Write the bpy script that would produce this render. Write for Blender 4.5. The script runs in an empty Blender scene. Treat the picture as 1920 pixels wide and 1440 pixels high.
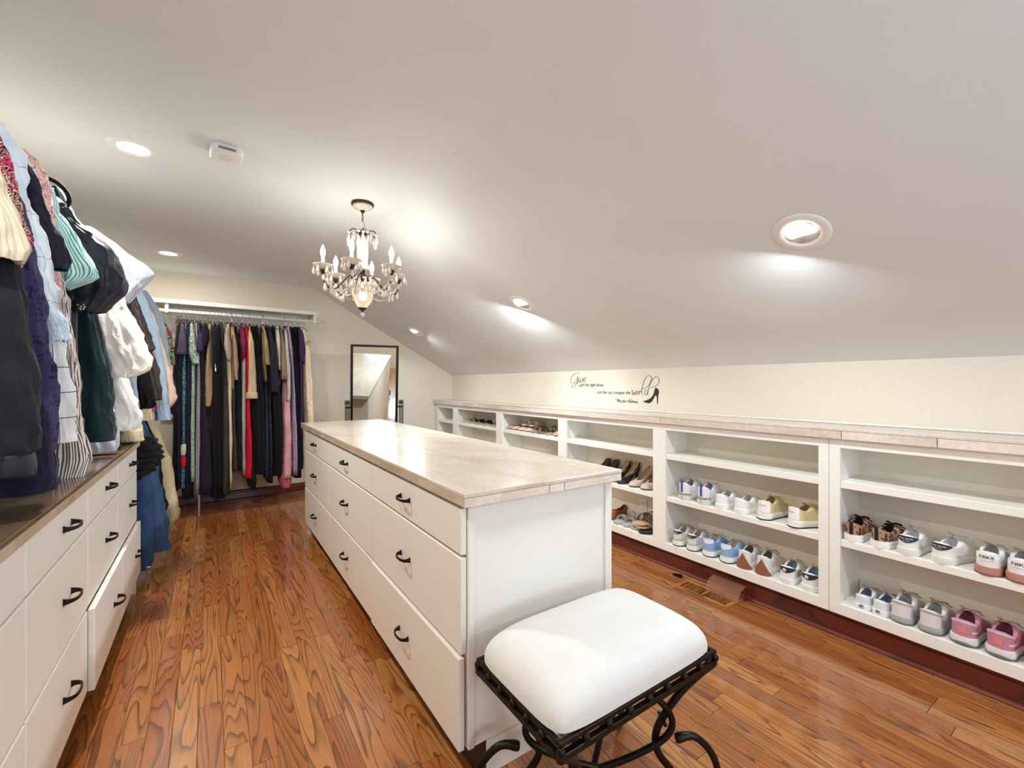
import bpy, bmesh, math, random
from mathutils import Vector, Matrix, noise
R = random.Random(7)
SC = bpy.context.scene
COL = SC.collection
PI = math.pi

# ---------------------------------------------------------------- camera, world, lights, exposure
cam_d = bpy.data.cameras.new('camera')
cam_d.sensor_width = 36.0
cam_d.lens = 36.0 * 825.0 / 1920.0
cam_d.clip_start = 0.02
cam = bpy.data.objects.new('camera', cam_d)
COL.objects.link(cam)
cam.location = (0, 0, 1.25)
YAW = math.atan(562.0 / 825.0)
cam.rotation_euler = (PI / 2, 0, -YAW)
SC.camera = cam

world = bpy.data.worlds.new('world')
SC.world = world
world.use_nodes = True
world.node_tree.nodes['Background'].inputs[0].default_value = (0.75, 0.85, 1.0, 1)
world.node_tree.nodes['Background'].inputs[1].default_value = 0.6
SC.view_settings.view_transform = 'Standard'
SC.view_settings.look = 'None'
SC.view_settings.gamma = 1.0
SC.view_settings.use_curve_mapping = False
SC.view_settings.exposure = 0.19
SC.cycles.use_denoising = True
SC.cycles.max_bounces = 8
SC.cycles.diffuse_bounces = 5
SC.cycles.glossy_bounces = 4
SC.cycles.transmission_bounces = 6
SC.cycles.sample_clamp_indirect = 4.0
SC.cycles.caustics_reflective = False
SC.cycles.caustics_refractive = False

FLAT_W = [28.0, 9.0, 14.0, 1.5]      # power of the recessed lamps, in the order of the lists below
SLOPE_W = [11.0, 22.0, 8.0, 14.0]
FLAT_C = (1.0, 0.95, 0.86)          # warm lamps over the clothes, neutral ones in the slope
SLOPE_C = (0.88, 0.97, 1.0)
WINDOW_FILL_W = 55.0
# positions of the recessed lamps (flat ceiling, sloped ceiling)
FLAT_LAMPS = [(-0.312, 2.76), (-0.314, 4.81), (-0.31, 0.72), (-0.31, -1.2)]
SLOPE_LAMPS = [(1.93, 0.795), (1.925, 2.69), (1.93, 4.80), (1.93, -1.15)]
# added fill light outside a made-up window behind the camera, aimed up
wl = bpy.data.lights.new('added_window_fill', 'AREA')
wl.shape = 'RECTANGLE'; wl.size = 1.15; wl.size_y = 1.1; wl.energy = WINDOW_FILL_W; wl.color = (0.60, 0.79, 1.0)
wo = bpy.data.objects.new('added_window_fill', wl); COL.objects.link(wo)
wo.location = (0.9, -2.35, 1.2); wo.rotation_euler = (PI / 2 + math.radians(48), 0, 0)

# ---------------------------------------------------------------- room numbers (metres)
ZC = 2.379                      # flat ceiling
XB = 0.972                      # where the slope starts
XW, ZW = 2.80, 1.37             # knee wall and its top
YB = 5.60                       # back wall
YN = -2.0                       # wall behind the camera
XL = -0.98                      # left wall
SLOPE = math.atan2(ZC - ZW, XW - XB)

# ---------------------------------------------------------------- helpers
def lin(c):
    return tuple((x / 12.92 if x <= 0.04045 else ((x + 0.055) / 1.055) ** 2.4) for x in c[:3])

def link(o, parent=None):
    COL.objects.link(o)
    if parent is not None:
        o.parent = parent
    return o

def tag(o, label, cat, group=None):
    o['label'] = label
    o['category'] = cat
    if group:
        o['group'] = group
    return o

def thing(name, label, cat, loc=(0, 0, 0), rz=0.0, group=None, rot=None):
    o = bpy.data.objects.new(name, None)
    o.empty_display_size = 0.05
    COL.objects.link(o)
    o.location = loc
    o.rotation_euler = rot if rot else (0, 0, rz)
    return tag(o, label, cat, group)

def struct(o, label=None):
    o['kind'] = 'structure'
    if label:
        o['label'] = label
    return o

class MB:
    """collects shapes, becomes one mesh object"""
    def __init__(s):
        s.v = []; s.f = []; s.uv = []
    def add(s, verts, faces, uvs=None):
        k = len(s.v)
        s.v += [tuple(p) for p in verts]
        s.uv += list(uvs) if uvs else [(p[0], p[2]) for p in verts]
        s.f += [tuple(i + k for i in f) for f in faces]
        return s
    def box(s, x0, x1, y0, y1, z0, z1, c=0.0):
        if c <= 0:
            vs = [(x, y, z) for x in (x0, x1) for y in (y0, y1) for z in (z0, z1)]
            return s.add(vs, [(0, 1, 3, 2), (4, 6, 7, 5), (0, 4, 5, 1), (2, 3, 7, 6), (0, 2, 6, 4), (1, 5, 7, 3)])
        bm = bmesh.new()
        bmesh.ops.create_cube(bm, size=1.0)
        for v in bm.verts:
            v.co = Vector((x0 + (v.co.x + .5) * (x1 - x0), y0 + (v.co.y + .5) * (y1 - y0), z0 + (v.co.z + .5) * (z1 - z0)))
        bmesh.ops.bevel(bm, geom=list(bm.edges), offset=c, segments=1, affect='EDGES', profile=.5)
        bm.verts.index_update()
        s.add([v.co[:] for v in bm.verts], [[v.index for v in f.verts] for f in bm.faces])
        bm.free()
        return s
    def rows(s, rows, close=True, cap0=False, cap1=False, uv=None):
        """rings of equal length joined into a skin"""
        n = len(rows[0]); vs = []; fs = []; uvs = []
        for i, r in enumerate(rows):
            vs += list(r)
            for j in range(n):
                uvs.append(uv(i, j) if uv else (j / n, i * .05))
        m = n if close else n - 1
        for i in range(len(rows) - 1):
            for j in range(m):
                a = i * n + j; b = i * n + (j + 1) % n
                fs.append((a, b, b + n, a + n))
        if cap0: fs.append(tuple(range(n - 1, -1, -1)))
        if cap1: fs.append(tuple((len(rows) - 1) * n + j for j in range(n)))
        return s.add(vs, fs, uvs)
    def tube(s, path, r, n=8, caps=True, closed=False):
        path = [Vector(p) for p in path]; k = len(path)
        rr = r if isinstance(r, (list, tuple)) else [r] * k
        rows = []; ref = None
        for i, p in enumerate(path):
            if closed:
                t = path[(i + 1) % k] - path[i - 1]
            else:
                t = path[min(i + 1, k - 1)] - path[max(i - 1, 0)]
            t = t.normalized() if t.length > 1e-9 else Vector((0, 0, 1))
            if ref is None:
                ref = Vector((0, 0, 1)) if abs(t.z) < .9 else Vector((1, 0, 0))
            a = (ref - t * ref.dot(t)).normalized(); b = t.cross(a); ref = a
            rows.append([p + (a * math.cos(2 * PI * j / n) + b * math.sin(2 * PI * j / n)) * rr[i] for j in range(n)])
        if closed: rows.append(rows[0])
        return s.rows(rows, True, caps and not closed, caps and not closed)
    def lathe(s, prof, n=20, c=(0, 0, 0), flute=0.0, nf=0, axis='z'):
        rows = []
        for r, z in prof:
            ring = []
            for j in range(n):
                a = 2 * PI * j / n
                q = r * (1 + flute * math.cos(nf * a)) if nf else r
                p = (q * math.cos(a), q * math.sin(a), z)
                if axis == 'x': p = (p[2], p[0], p[1])
                if axis == 'y': p = (p[0], p[2], p[1])
                ring.append((c[0] + p[0], c[1] + p[1], c[2] + p[2]))
            rows.append(ring)
        return s.rows(rows, True, prof[0][0] > 1e-4, prof[-1][0] > 1e-4)
    def ball(s, c, r, n=10, m=6, sq=(1, 1, 1)):
        rows = []
        for i in range(m + 1):
            a = PI * i / m
            rr = max(math.sin(a), 1e-3)
            rows.append([(c[0] + r * sq[0] * rr * math.cos(2 * PI * j / n), c[1] + r * sq[1] * rr * math.sin(2 * PI * j / n), c[2] - r * sq[2] * math.cos(a)) for j in range(n)])
        return s.rows(rows, True, True, True)
    def data(s, name, m, smooth=False):
        me = bpy.data.meshes.new(name)
        me.from_pydata(s.v, [], s.f)
        bm = bmesh.new(); bm.from_mesh(me)
        bmesh.ops.recalc_face_normals(bm, faces=bm.faces)
        uvl = bm.loops.layers.uv.new('UVMap')
        for f in bm.faces:
            for l in f.loops:
                l[uvl].uv = s.uv[l.vert.index]
            f.smooth = smooth
        bm.to_mesh(me); bm.free()
        if m is not None: me.materials.append(m)
        return me
    def build(s, name, m, parent=None, smooth=False, off=None, auto=None):
        if off is not None:
            s.v = [(a - off[0], b - off[1], c - off[2]) for a, b, c in s.v]
        me = s.data(name, m, smooth)
        if auto:
            me.set_sharp_from_angle(angle=auto)
        o = bpy.data.objects.new(name, me)
        return link(o, parent)

def box(name, m, parent, x0, x1, y0, y1, z0, z1, c=0.0, off=None):
    return MB().box(x0, x1, y0, y1, z0, z1, c).build(name, m, parent, off=off)

def inst(name, me, parent=None, loc=(0, 0, 0), rot=(0, 0, 0), sc=(1, 1, 1)):
    o = bpy.data.objects.new(name, me)
    o.location = loc; o.rotation_euler = rot; o.scale = sc
    return link(o, parent)

def copy_tree(o, parent=None):
    c = o.copy(); COL.objects.link(c); c.parent = parent
    for ch in list(o.children):
        copy_tree(ch, c)
    return c

def cr(pts, k):
    """Catmull-Rom through tuples of any length"""
    out = []; n = len(pts)
    for i in range(n - 1):
        p0 = pts[max(i - 1, 0)]; p1 = pts[i]; p2 = pts[i + 1]; p3 = pts[min(i + 2, n - 1)]
        for j in range(k):
            t = j / k
            out.append(tuple(.5 * (2 * b + (c - a) * t + (2 * a - 5 * b + 4 * c - d) * t * t + (3 * b - a - 3 * c + d) * t ** 3) for a, b, c, d in zip(p0, p1, p2, p3)))
    out.append(tuple(pts[-1]))
    return out

def lerp_tab(tab, t):
    for (a, x), (b, y) in zip(tab, tab[1:]):
        if t <= b:
            k = 0 if b == a else (t - a) / (b - a)
            k = max(0, min(1, k))
            return x + (y - x) * k
    return tab[-1][1]

# ---------------------------------------------------------------- materials
def new_mat(name):
    m = bpy.data.materials.new(name); m.use_nodes = True
    nt = m.node_tree
    return m, nt, nt.nodes['Principled BSDF']

def N(nt, typ, **kw):
    n = nt.nodes.new(typ)
    for k, v in kw.items():
        if k in n.inputs: n.inputs[k].default_value = v
        else: setattr(n, k, v)
    return n

def ramp(nt, fac, stops, interp='LINEAR'):
    r = nt.nodes.new('ShaderNodeValToRGB'); cr_ = r.color_ramp
    cr_.interpolation = interp
    while len(cr_.elements) < len(stops): cr_.elements.new(.5)
    for e, (p, c) in zip(cr_.elements, stops):
        e.position = p
        e.color = (c[0], c[1], c[2], 1) if isinstance(c, (tuple, list)) else (c, c, c, 1)
    nt.links.new(fac, r.inputs[0])
    return r.outputs[0]

def math_n(nt, op, a, b=None):
    n = nt.nodes.new('ShaderNodeMath'); n.operation = op
    for i, x in enumerate((a, b)):
        if x is None: continue
        if hasattr(x, 'links'): nt.links.new(x, n.inputs[i])
        else: n.inputs[i].default_value = x
    return n.outputs[0]

def mixc(nt, fac, a, b):
    n = nt.nodes.new('ShaderNodeMix'); n.data_type = 'RGBA'
    for i, x in ((0, fac), (6, a), (7, b)):
        if hasattr(x, 'links'): nt.links.new(x, n.inputs[i])
        elif i == 0: n.inputs[0].default_value = x
        else: n.inputs[i].default_value = (x[0], x[1], x[2], 1)
    return n.outputs[2]

def bump(nt, b, h, strength=.2, dist=.01):
    n = nt.nodes.new('ShaderNodeBump'); n.inputs['Strength'].default_value = strength; n.inputs['Distance'].default_value = dist
    nt.links.new(h, n.inputs['Height']); nt.links.new(n.outputs[0], b.inputs['Normal'])

def plain(name, c, rough=.5, metal=0.0, noise_s=0, noise_a=.06, bump_s=0, spec=.5, emit=None, es=0, trans=0, ior=1.45, coat=0, srgb=True, sheen=0):
    m, nt, b = new_mat(name)
    c = lin(c) if srgb else c
    b.inputs['Base Color'].default_value = (*c, 1)
    b.inputs['Roughness'].default_value = rough
    b.inputs['Metallic'].default_value = metal
    b.inputs['Specular IOR Level'].default_value = spec
    b.inputs['Transmission Weight'].default_value = trans
    b.inputs['IOR'].default_value = ior
    b.inputs['Coat Weight'].default_value = coat
    b.inputs['Sheen Weight'].default_value = sheen
    if emit:
        b.inputs['Emission Color'].default_value = (*lin(emit), 1); b.inputs['Emission Strength'].default_value = es
    if noise_s:
        tc = N(nt, 'ShaderNodeTexCoord')
        no = N(nt, 'ShaderNodeTexNoise', Scale=noise_s, Detail=4.0)
        nt.links.new(tc.outputs['Object'], no.inputs['Vector'])
        d = 1 - noise_a
        nt.links.new(ramp(nt, no.outputs[0], [(.3, tuple(x * d for x in c)), (.7, tuple(min(1, x * (1 + noise_a * .6)) for x in c))]), b.inputs['Base Color'])
        if bump_s: bump(nt, b, no.outputs[0], bump_s, .004)
    return m

def fabric(name, c, c2=None, pat=None, s=1.0, rough=.9, s2=1.0, c3=None, metal=0, sheen=.04, weave=900, wb=.12, var=.14):
    """cloth: weave bump plus an optional printed pattern laid along the UV map (metres)"""
    m, nt, b = new_mat(name)
    c = lin(c); c2 = lin(c2) if c2 else None; c3 = lin(c3) if c3 else None
    b.inputs['Roughness'].default_value = rough
    b.inputs['Metallic'].default_value = metal
    b.inputs['Sheen Weight'].default_value = sheen
    b.inputs['Specular IOR Level'].default_value = .25
    tc = N(nt, 'ShaderNodeTexCoord'); uv = tc.outputs['UV']
    sep = N(nt, 'ShaderNodeSeparateXYZ'); nt.links.new(uv, sep.inputs[0])
    soft = N(nt, 'ShaderNodeTexNoise', Scale=9.0, Detail=3.0); nt.links.new(uv, soft.inputs['Vector'])
    base = ramp(nt, soft.outputs[0], [(.3, tuple(x * (1 - var) for x in c)), (.7, tuple(min(1, x * (1 + var * .6)) for x in c))])
    out = base
    def stripes(axis, period, duty):
        k = math_n(nt, 'FRACT', math_n(nt, 'DIVIDE', sep.outputs[axis], period))
        return math_n(nt, 'LESS_THAN', k, duty)
    if pat == 'stripe':
        out = mixc(nt, stripes(0, s, s2), base, c2)
    elif pat == 'hstripe':
        out = mixc(nt, stripes(1, s, s2), base, c2)
    elif pat == 'pane':
        out = mixc(nt, math_n(nt, 'MAXIMUM', stripes(0, s, s2), stripes(1, s, s2)), base, c2)
    elif pat == 'scribble':
        no = N(nt, 'ShaderNodeTexNoise', Scale=s, Detail=2.0, Distortion=3.0); nt.links.new(uv, no.inputs['Vector'])
        k = ramp(nt, no.outputs[0], [(0, c), (.42, c), (.44, c2), (.49, c2), (.50, c), (.54, c3), (.60, c3), (.61, c), (.70, c2), (1, c2)], 'CONSTANT')
        out = k
    elif pat == 'zebra':
        w = N(nt, 'ShaderNodeTexWave', Scale=s, Distortion=6.0, Detail=2.0); w.inputs['Detail Scale'].default_value = 1.4
        nt.links.new(uv, w.inputs['Vector'])
        out = ramp(nt, w.outputs[1], [(0, c), (.5, c2)], 'CONSTANT')
    elif pat in ('spots', 'sequin', 'paisley', 'leopard'):
        v = N(nt, 'ShaderNodeTexVoronoi', Scale=s)
        if pat == 'paisley':
            dn_ = N(nt, 'ShaderNodeTexNoise', Scale=11.0); nt.links.new(uv, dn_.inputs['Vector'])
            ad_ = N(nt, 'ShaderNodeVectorMath', operation='MULTIPLY_ADD'); ad_.inputs[1].default_value = (.09, .09, .09)
            nt.links.new(dn_.outputs[1], ad_.inputs[0]); nt.links.new(uv, ad_.inputs[2])
            sc_ = N(nt, 'ShaderNodeVectorMath', operation='MULTIPLY'); sc_.inputs[1].default_value = (1.5, .8, 1.0)
            nt.links.new(ad_.outputs[0], sc_.inputs[0]); nt.links.new(sc_.outputs[0], v.inputs['Vector'])
        else:
            nt.links.new(uv, v.inputs['Vector'])
        if pat == 'spots':
            out = ramp(nt, v.outputs[0], [(0, c2), (s2, c)], 'CONSTANT')
        elif pat == 'sequin':
            hs = N(nt, 'ShaderNodeSeparateXYZ'); nt.links.new(v.outputs[1], hs.inputs[0])
            out = ramp(nt, hs.outputs[0], [(0, c), (.55, c2), (.8, c3 or c2)], 'CONSTANT')
            b.inputs['Roughness'].default_value = .3
        elif pat == 'paisley':
            out = ramp(nt, v.outputs[0], [(0, c2), (.12, c), (.26, c2), (.33, c), (.46, c2), (.5, c)], 'CONSTANT')
        else:
            no = N(nt, 'ShaderNodeTexNoise', Scale=s * 1.3); nt.links.new(uv, no.inputs['Vector'])
            d = math_n(nt, 'ADD', v.outputs[0], math_n(nt, 'MULTIPLY', no.outputs[0], .25))
            out = ramp(nt, d, [(0, c3), (.36, c2), (.60, c)], 'CONSTANT')
    nt.links.new(out, b.inputs['Base Color'])
    w = N(nt, 'ShaderNodeTexNoise', Scale=weave, Detail=1.0); nt.links.new(uv, w.inputs['Vector'])
    w2 = N(nt, 'ShaderNodeTexNoise', Scale=22.0, Detail=2.0); nt.links.new(uv, w2.inputs['Vector'])
    h = math_n(nt, 'ADD', math_n(nt, 'MULTIPLY', w.outputs[0], .25), w2.outputs[0])
    bump(nt, b, h, wb * 2.5, .006)
    return m

def wood_mat(name, tones, dark, rough=.34, ring=7.0, coat=.15):
    m, nt, b = new_mat(name)
    geo = N(nt, 'ShaderNodeNewGeometry'); oi = N(nt, 'ShaderNodeObjectInfo')
    comb = N(nt, 'ShaderNodeCombineXYZ')
    nt.links.new(math_n(nt, 'MULTIPLY', oi.outputs['Random'], 53.0), comb.inputs[0])
    nt.links.new(math_n(nt, 'MULTIPLY', oi.outputs['Random'], 91.0), comb.inputs[1])
    add = N(nt, 'ShaderNodeVectorMath', operation='ADD')
    nt.links.new(geo.outputs['Position'], add.inputs[0]); nt.links.new(comb.outputs[0], add.inputs[1])
    sc = N(nt, 'ShaderNodeVectorMath', operation='MULTIPLY'); sc.inputs[1].default_value = (15.0, 1.5, 3.0)
    nt.links.new(add.outputs[0], sc.inputs[0])
    n1 = N(nt, 'ShaderNodeTexNoise', Scale=.62, Detail=1.5, Roughness=.45, Distortion=.25); nt.links.new(sc.outputs[0], n1.inputs['Vector'])
    rings = math_n(nt, 'FRACT', math_n(nt, 'MULTIPLY', n1.outputs[0], ring * 2.6))
    line = ramp(nt, rings, [(0, 0.0), (.05, .95), (.22, .55), (.40, .12), (.8, .02), (1.0, 0.0)])
    sc2 = N(nt, 'ShaderNodeVectorMath', operation='MULTIPLY'); sc2.inputs[1].default_value = (210.0, 7.0, 10.0)
    nt.links.new(add.outputs[0], sc2.inputs[0])
    n2 = N(nt, 'ShaderNodeTexNoise', Scale=1.0, Detail=3.0); nt.links.new(sc2.outputs[0], n2.inputs['Vector'])
    fine = ramp(nt, n2.outputs[0], [(.40, 0.0), (.62, .45), (.72, .7)])
    tone = ramp(nt, oi.outputs['Random'], [(i / (len(tones) - 1), lin(t)) for i, t in enumerate(tones)])
    sep = N(nt, 'ShaderNodeSeparateColor'); nt.links.new(line, sep.inputs[0])
    sep2 = N(nt, 'ShaderNodeSeparateColor'); nt.links.new(fine, sep2.inputs[0])
    g = math_n(nt, 'MINIMUM', math_n(nt, 'ADD', math_n(nt, 'MULTIPLY', sep.outputs[0], .75), math_n(nt, 'MULTIPLY', sep2.outputs[0], .42)), 1.0)
    col = mixc(nt, g, tone, lin(dark))
    nt.links.new(col, b.inputs['Base Color'])
    b.inputs['Roughness'].default_value = rough
    b.inputs['Coat Weight'].default_value = coat; b.inputs['Coat Roughness'].default_value = .07
    bump(nt, b, g, -.08, .002)
    return m

def stone_mat(name, a, bcol, ccol, rough=.22):
    m, nt, b = new_mat(name)
    geo = N(nt, 'ShaderNodeNewGeometry'); oi = N(nt, 'ShaderNodeObjectInfo')
    comb = N(nt, 'ShaderNodeCombineXYZ'); nt.links.new(math_n(nt, 'MULTIPLY', oi.outputs['Random'], 37.0), comb.inputs[2])
    add = N(nt, 'ShaderNodeVectorMath', operation='ADD')
    nt.links.new(geo.outputs['Position'], add.inputs[0]); nt.links.new(comb.outputs[0], add.inputs[1])
    sc = N(nt, 'ShaderNodeVectorMath', operation='MULTIPLY'); sc.inputs[1].default_value = (2.6, 1.1, 2.6)
    nt.links.new(add.outputs[0], sc.inputs[0])
    n1 = N(nt, 'ShaderNodeTexNoise', Scale=1.6, Detail=6.0, Roughness=.62, Distortion=1.1); nt.links.new(sc.outputs[0], n1.inputs['Vector'])
    n2 = N(nt, 'ShaderNodeTexNoise', Scale=60.0, Detail=5.0, Roughness=.7); nt.links.new(add.outputs[0], n2.inputs['Vector'])
    k = ramp(nt, n1.outputs[0], [(.28, lin(ccol)), (.42, lin(bcol)), (.55, lin(a)), (.75, tuple(min(1, x * 1.08) for x in lin(a)))])
    k2 = ramp(nt, n2.outputs[0], [(.35, .86), (.6, 1.0)])
    mu = N(nt, 'ShaderNodeMix', data_type='RGBA', blend_type='MULTIPLY'); mu.inputs[0].default_value = 1.0
    nt.links.new(k, mu.inputs[6]); nt.links.new(k2, mu.inputs[7])
    tone = ramp(nt, oi.outputs['Random'], [(0, .86), (1, 1.0)])
    mu2 = N(nt, 'ShaderNodeMix', data_type='RGBA', blend_type='MULTIPLY'); mu2.inputs[0].default_value = 1.0
    nt.links.new(mu.outputs[2], mu2.inputs[6]); nt.links.new(tone, mu2.inputs[7])
    nt.links.new(mu2.outputs[2], b.inputs['Base Color'])
    b.inputs['Roughness'].default_value = rough
    return m

M = {}
M['wall'] = plain('wall_paint', (.905, .870, .812), .85, noise_s=40, noise_a=.02, bump_s=.03)
M['ceil'] = plain('ceiling_paint', (.895, .908, .915), .9, noise_s=3, noise_a=.02)
M['cab'] = plain('cabinet_lacquer', (.925, .91, .88), .38, noise_s=2.5, noise_a=.02)
M['cabin'] = plain('shelf_lacquer', (.94, .93, .90), .42, noise_s=2.5, noise_a=.02)
M['bronze'] = plain('dark_bronze', (.17, .15, .145), .38, .75, noise_s=60, noise_a=.2)
M['iron'] = plain('wrought_iron', (.16, .135, .115), .36, .8, noise_s=90, noise_a=.35, bump_s=.15)
M['chrome'] = plain('chrome', (.8, .8, .8), .18, 1.0)
M['white'] = plain('white_plastic', (.93, .93, .92), .4)
M['lens'] = plain('lamp_lens', (1, 1, 1), .5, emit=(1.0, .97, .92), es=9.0)
M['stone'] = stone_mat('travertine', (.87, .83, .78), (.845, .785, .715), (.80, .715, .62))
M['stone_e'] = stone_mat('travertine_edge', (.82, .75, .66), (.77, .68, .57), (.68, .57, .45), .3)
M['stone_l'] = stone_mat('travertine_ledge', (.915, .865, .815), (.89, .825, .765), (.85, .755, .68))
M['stone_shade'] = stone_mat('shaded_travertine', (.52, .44, .36), (.45, .37, .30), (.38, .31, .25), .12)  # dresser top: shade and reflected clothes darkened into the stone colour
M['floor'] = wood_mat('oak_plank', [(.70, .44, .215), (.65, .38, .17), (.74, .48, .25), (.61, .345, .155), (.67, .405, .185), (.77, .525, .29), (.65, .395, .19)], (.27, .13, .05), .32, 7.0, .75)
M['mahog'] = wood_mat('mahogany', [(.40, .15, .10), (.43, .17, .11)], (.22, .07, .05), .3, 3.0, .3)
M['dark'] = plain('dark_gap', (.16, .11, .08), .8)
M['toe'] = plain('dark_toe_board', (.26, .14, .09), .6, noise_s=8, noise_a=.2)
M['mirror'] = plain('mirror_glass', (.92, .92, .90), .02, 1.0)
M['clear'] = plain('clear_plastic', (.70, .48, .38), .08)
M['clear'].node_tree.nodes['Principled BSDF'].inputs['Alpha'].default_value = .22
M['black'] = plain('black_metal', (.10, .08, .08), .35, .6)
M['cush'] = fabric('linen', (.87, .865, .855), weave=700, wb=.06, sheen=.05, var=.03)

# ================================================================ the room
def slab(name, m, x0, x1, y0, y1, z0, z1, label):
    return struct(box(name, m, None, x0, x1, y0, y1, z0, z1), label)

floor = slab('floor', M['dark'], XL - .1, 2.9, YN - .1, YB + .1, -.12, -.006, 'oak strip floor running the length of the room')
# single oak planks where the floor is in view
PW = .0762
prof = [(-PW / 2 + .0004, -.012), (-PW / 2 + .0004, -.0012), (-PW / 2 + .0016, 0), (PW / 2 - .0016, 0), (PW / 2 - .0004, -.0012), (PW / 2 - .0004, -.012)]
pm = MB().rows([[(x, -.4995, z) for x, z in prof], [(x, .4995, z) for x, z in prof]], True, True, True).data('plank', M['floor'])
fill = MB()
rp = random.Random(11)
nrow = int((2.66 + .50) / PW) + 1
for i in range(nrow):
    xc = -.50 + PW * (i + .5)
    y = -.53; first = True
    while y < YB:
        ln = rp.uniform(.55, 1.35) * (rp.uniform(.5, 1) if first else 1); first = False
        y1 = min(y + ln, YB)
        under = xc > .80 and xc < 1.22 and y > 1.25 and y1 < 3.95
        if y1 > .62 and not under and y1 - y > .02:
            inst('plank', pm, floor, ((xc), (y + y1) / 2, 0), sc=(1, y1 - y - .0008, 1))
        elif y1 - y > .02:
            fill.box(xc - PW / 2 + .0005, xc + PW / 2 - .0005, y, y1 - .001, -.006, 0)
        y = y1
fill.box(XL, -.5005, YN, YB, -.006, 0).box(-.5, 2.8, YN, -.53, -.006, 0)
for i in range(nrow):
    pass
fo = fill.build('plank_field', M['floor'], floor); fo['kind'] = 'stuff'

wall_back = slab('wall_back', M['wall'], XL - .1, 2.9, YB, YB + .1, -.1, 2.5, 'cream end wall behind the mirror')
wall_left = slab('wall_left', M['wall'], XL - .1, XL, YN, YB, -.1, 2.5, 'cream wall behind the hanging shirts')
wall_right = slab('wall_right', M['wall'], XW, XW + .1, YN, YB, -.1, ZW + .03, 'low cream knee wall above the shoe shelves')
# wall behind the camera with an opening for the added window
wn = MB()
wn.box(XL - .1, .30, YN - .1, YN, -.1, 2.5).box(1.50, 2.9, YN - .1, YN, -.1, 2.5).box(.30, 1.5, YN - .1, YN, -.1, .85).box(.30, 1.5, YN - .1, YN, 2.05, 2.5)
struct(wn.build('wall_front', M['wall']), 'cream wall behind the viewer')
win = struct(bpy.data.objects.new('added_window', None), 'added white framed window behind the viewer'); COL.objects.link(win)
wf = MB()
wf.box(.30, .35, YN - .09, YN - .02, .85, 2.05).box(1.45, 1.5, YN - .09, YN - .02, .85, 2.05).box(.30, 1.5, YN - .09, YN - .02, .85, .90).box(.30, 1.5, YN - .09, YN - .02, 2.0, 2.05).box(.88, .92, YN - .08, YN - .04, .85, 2.05)
wf.build('added_window_frame', M['white'], win)
# ceiling: flat part and slope
struct(box('ceiling', M['ceil'], None, XL - .1, XB, YN - .1, YB + .1, ZC, ZC + .1), 'flat grey white ceiling')
cs = MB()
dx, dz = math.sin(SLOPE) * .1, math.cos(SLOPE) * .1
x1, z1 = XW + .15, ZW - .15 * math.tan(SLOPE)
cs.rows([[(XB, yy, ZC), (x1, yy, z1), (x1 + dx, yy, z1 + dz), (XB + .0, yy, ZC + .1)] for yy in (YN - .1, YB + .1)], True, True, True)
struct(cs.build('ceiling', M['ceil']), 'sloped grey white ceiling over the shoe shelves')

def profile_run(name, m, pts, axis, a, b, parent=None):
    if axis == 'y': rws = [[(x, t, z) for x, z in pts] for t in (a, b)]
    else: rws = [[(t, x, z) for x, z in pts] for t in (a, b)]
    return MB().rows(rws, True, True, True).build(name, m, parent)

# mahogany baseboards with a shoe strip
XBB = 2.575
bb = struct(profile_run('baseboard_right', M['mahog'], [(2.62, 0), (XBB, 0), (XBB, .088), (XBB + .006, .094), (XBB + .006, .104), (XBB + .014, .112), (XBB + .02, .124), (2.62, .124)], 'y', YN, YB - .03), 'mahogany baseboard under the shoe shelves')
profile_run('shoe_moulding', M['mahog'], [(XBB, 0), (XBB - .016, 0), (XBB - .016, .006), (XBB - .012, .014), (XBB - .004, .019), (XBB, .02)], 'y', YN, YB - .03, bb)
yb = YB - .001
bk = struct(profile_run('baseboard_back', M['mahog'], [(yb, 0), (yb - .018, 0), (yb - .018, .078), (yb - .012, .086), (yb - .012, .095), (yb - .004, .105), (yb, .108)], 'x', XL, 2.53), 'mahogany baseboard below the hanging dresses')
profile_run('shoe_moulding', M['mahog'], [(yb - .018, 0), (yb - .034, 0), (yb - .034, .006), (yb - .03, .014), (yb - .018, .02)], 'x', XL, 2.53, bk)

# ================================================================ drawer pulls (shared shape, bow along Y, sticks out to -X)
hb = MB()
pts = [(0, -.046), (-.012, -.047), (-.026, -.036), (-.031, -.012), (-.031, .012), (-.026, .034), (-.013, .046), (0, .047)]
pts = cr(pts, 3)
rows_ = []
for i, (x, y) in enumerate(pts):
    t = i / (len(pts) - 1)
    w = .0042 + .0068 * (abs(2 * t - 1) ** 3)
    nx, ny = pts[min(i + 1, len(pts) - 1)][0] - pts[max(i - 1, 0)][0], pts[min(i + 1, len(pts) - 1)][1] - pts[max(i - 1, 0)][1]
    l = math.hypot(nx, ny); px, py = -ny / l * .0024, nx / l * .0024
    rows_.append([(x + px, y + py, w), (x - px, y - py, w), (x - px, y - py, -w), (x + px, y + py, -w)])
hb.rows(rows_, True, True, True)
PULL = hb.data('drawer_pull', M['bronze'])
PULL.set_sharp_from_angle(angle=.7)

def drawer(parent, off, xf, y0, y1, z0, z1, side=-1, pull=True, py=None):
    """a drawer front whose face lies at xf, looking to side*X"""
    xa, xb = (xf, xf + .02) if side < 0 else (xf - .02, xf)
    d = box('drawer', M['cab'], parent, xa, xb, y0, y1, z0, z1, .0025, off)
    if pull:
        inst('drawer_pull', PULL, d, (xf - off[0], (py if py else (y0 + y1) / 2) - off[1], (z0 + z1) / 2 + .006 - off[2]), (0, 0, 0 if side < 0 else PI))
    return d

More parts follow.
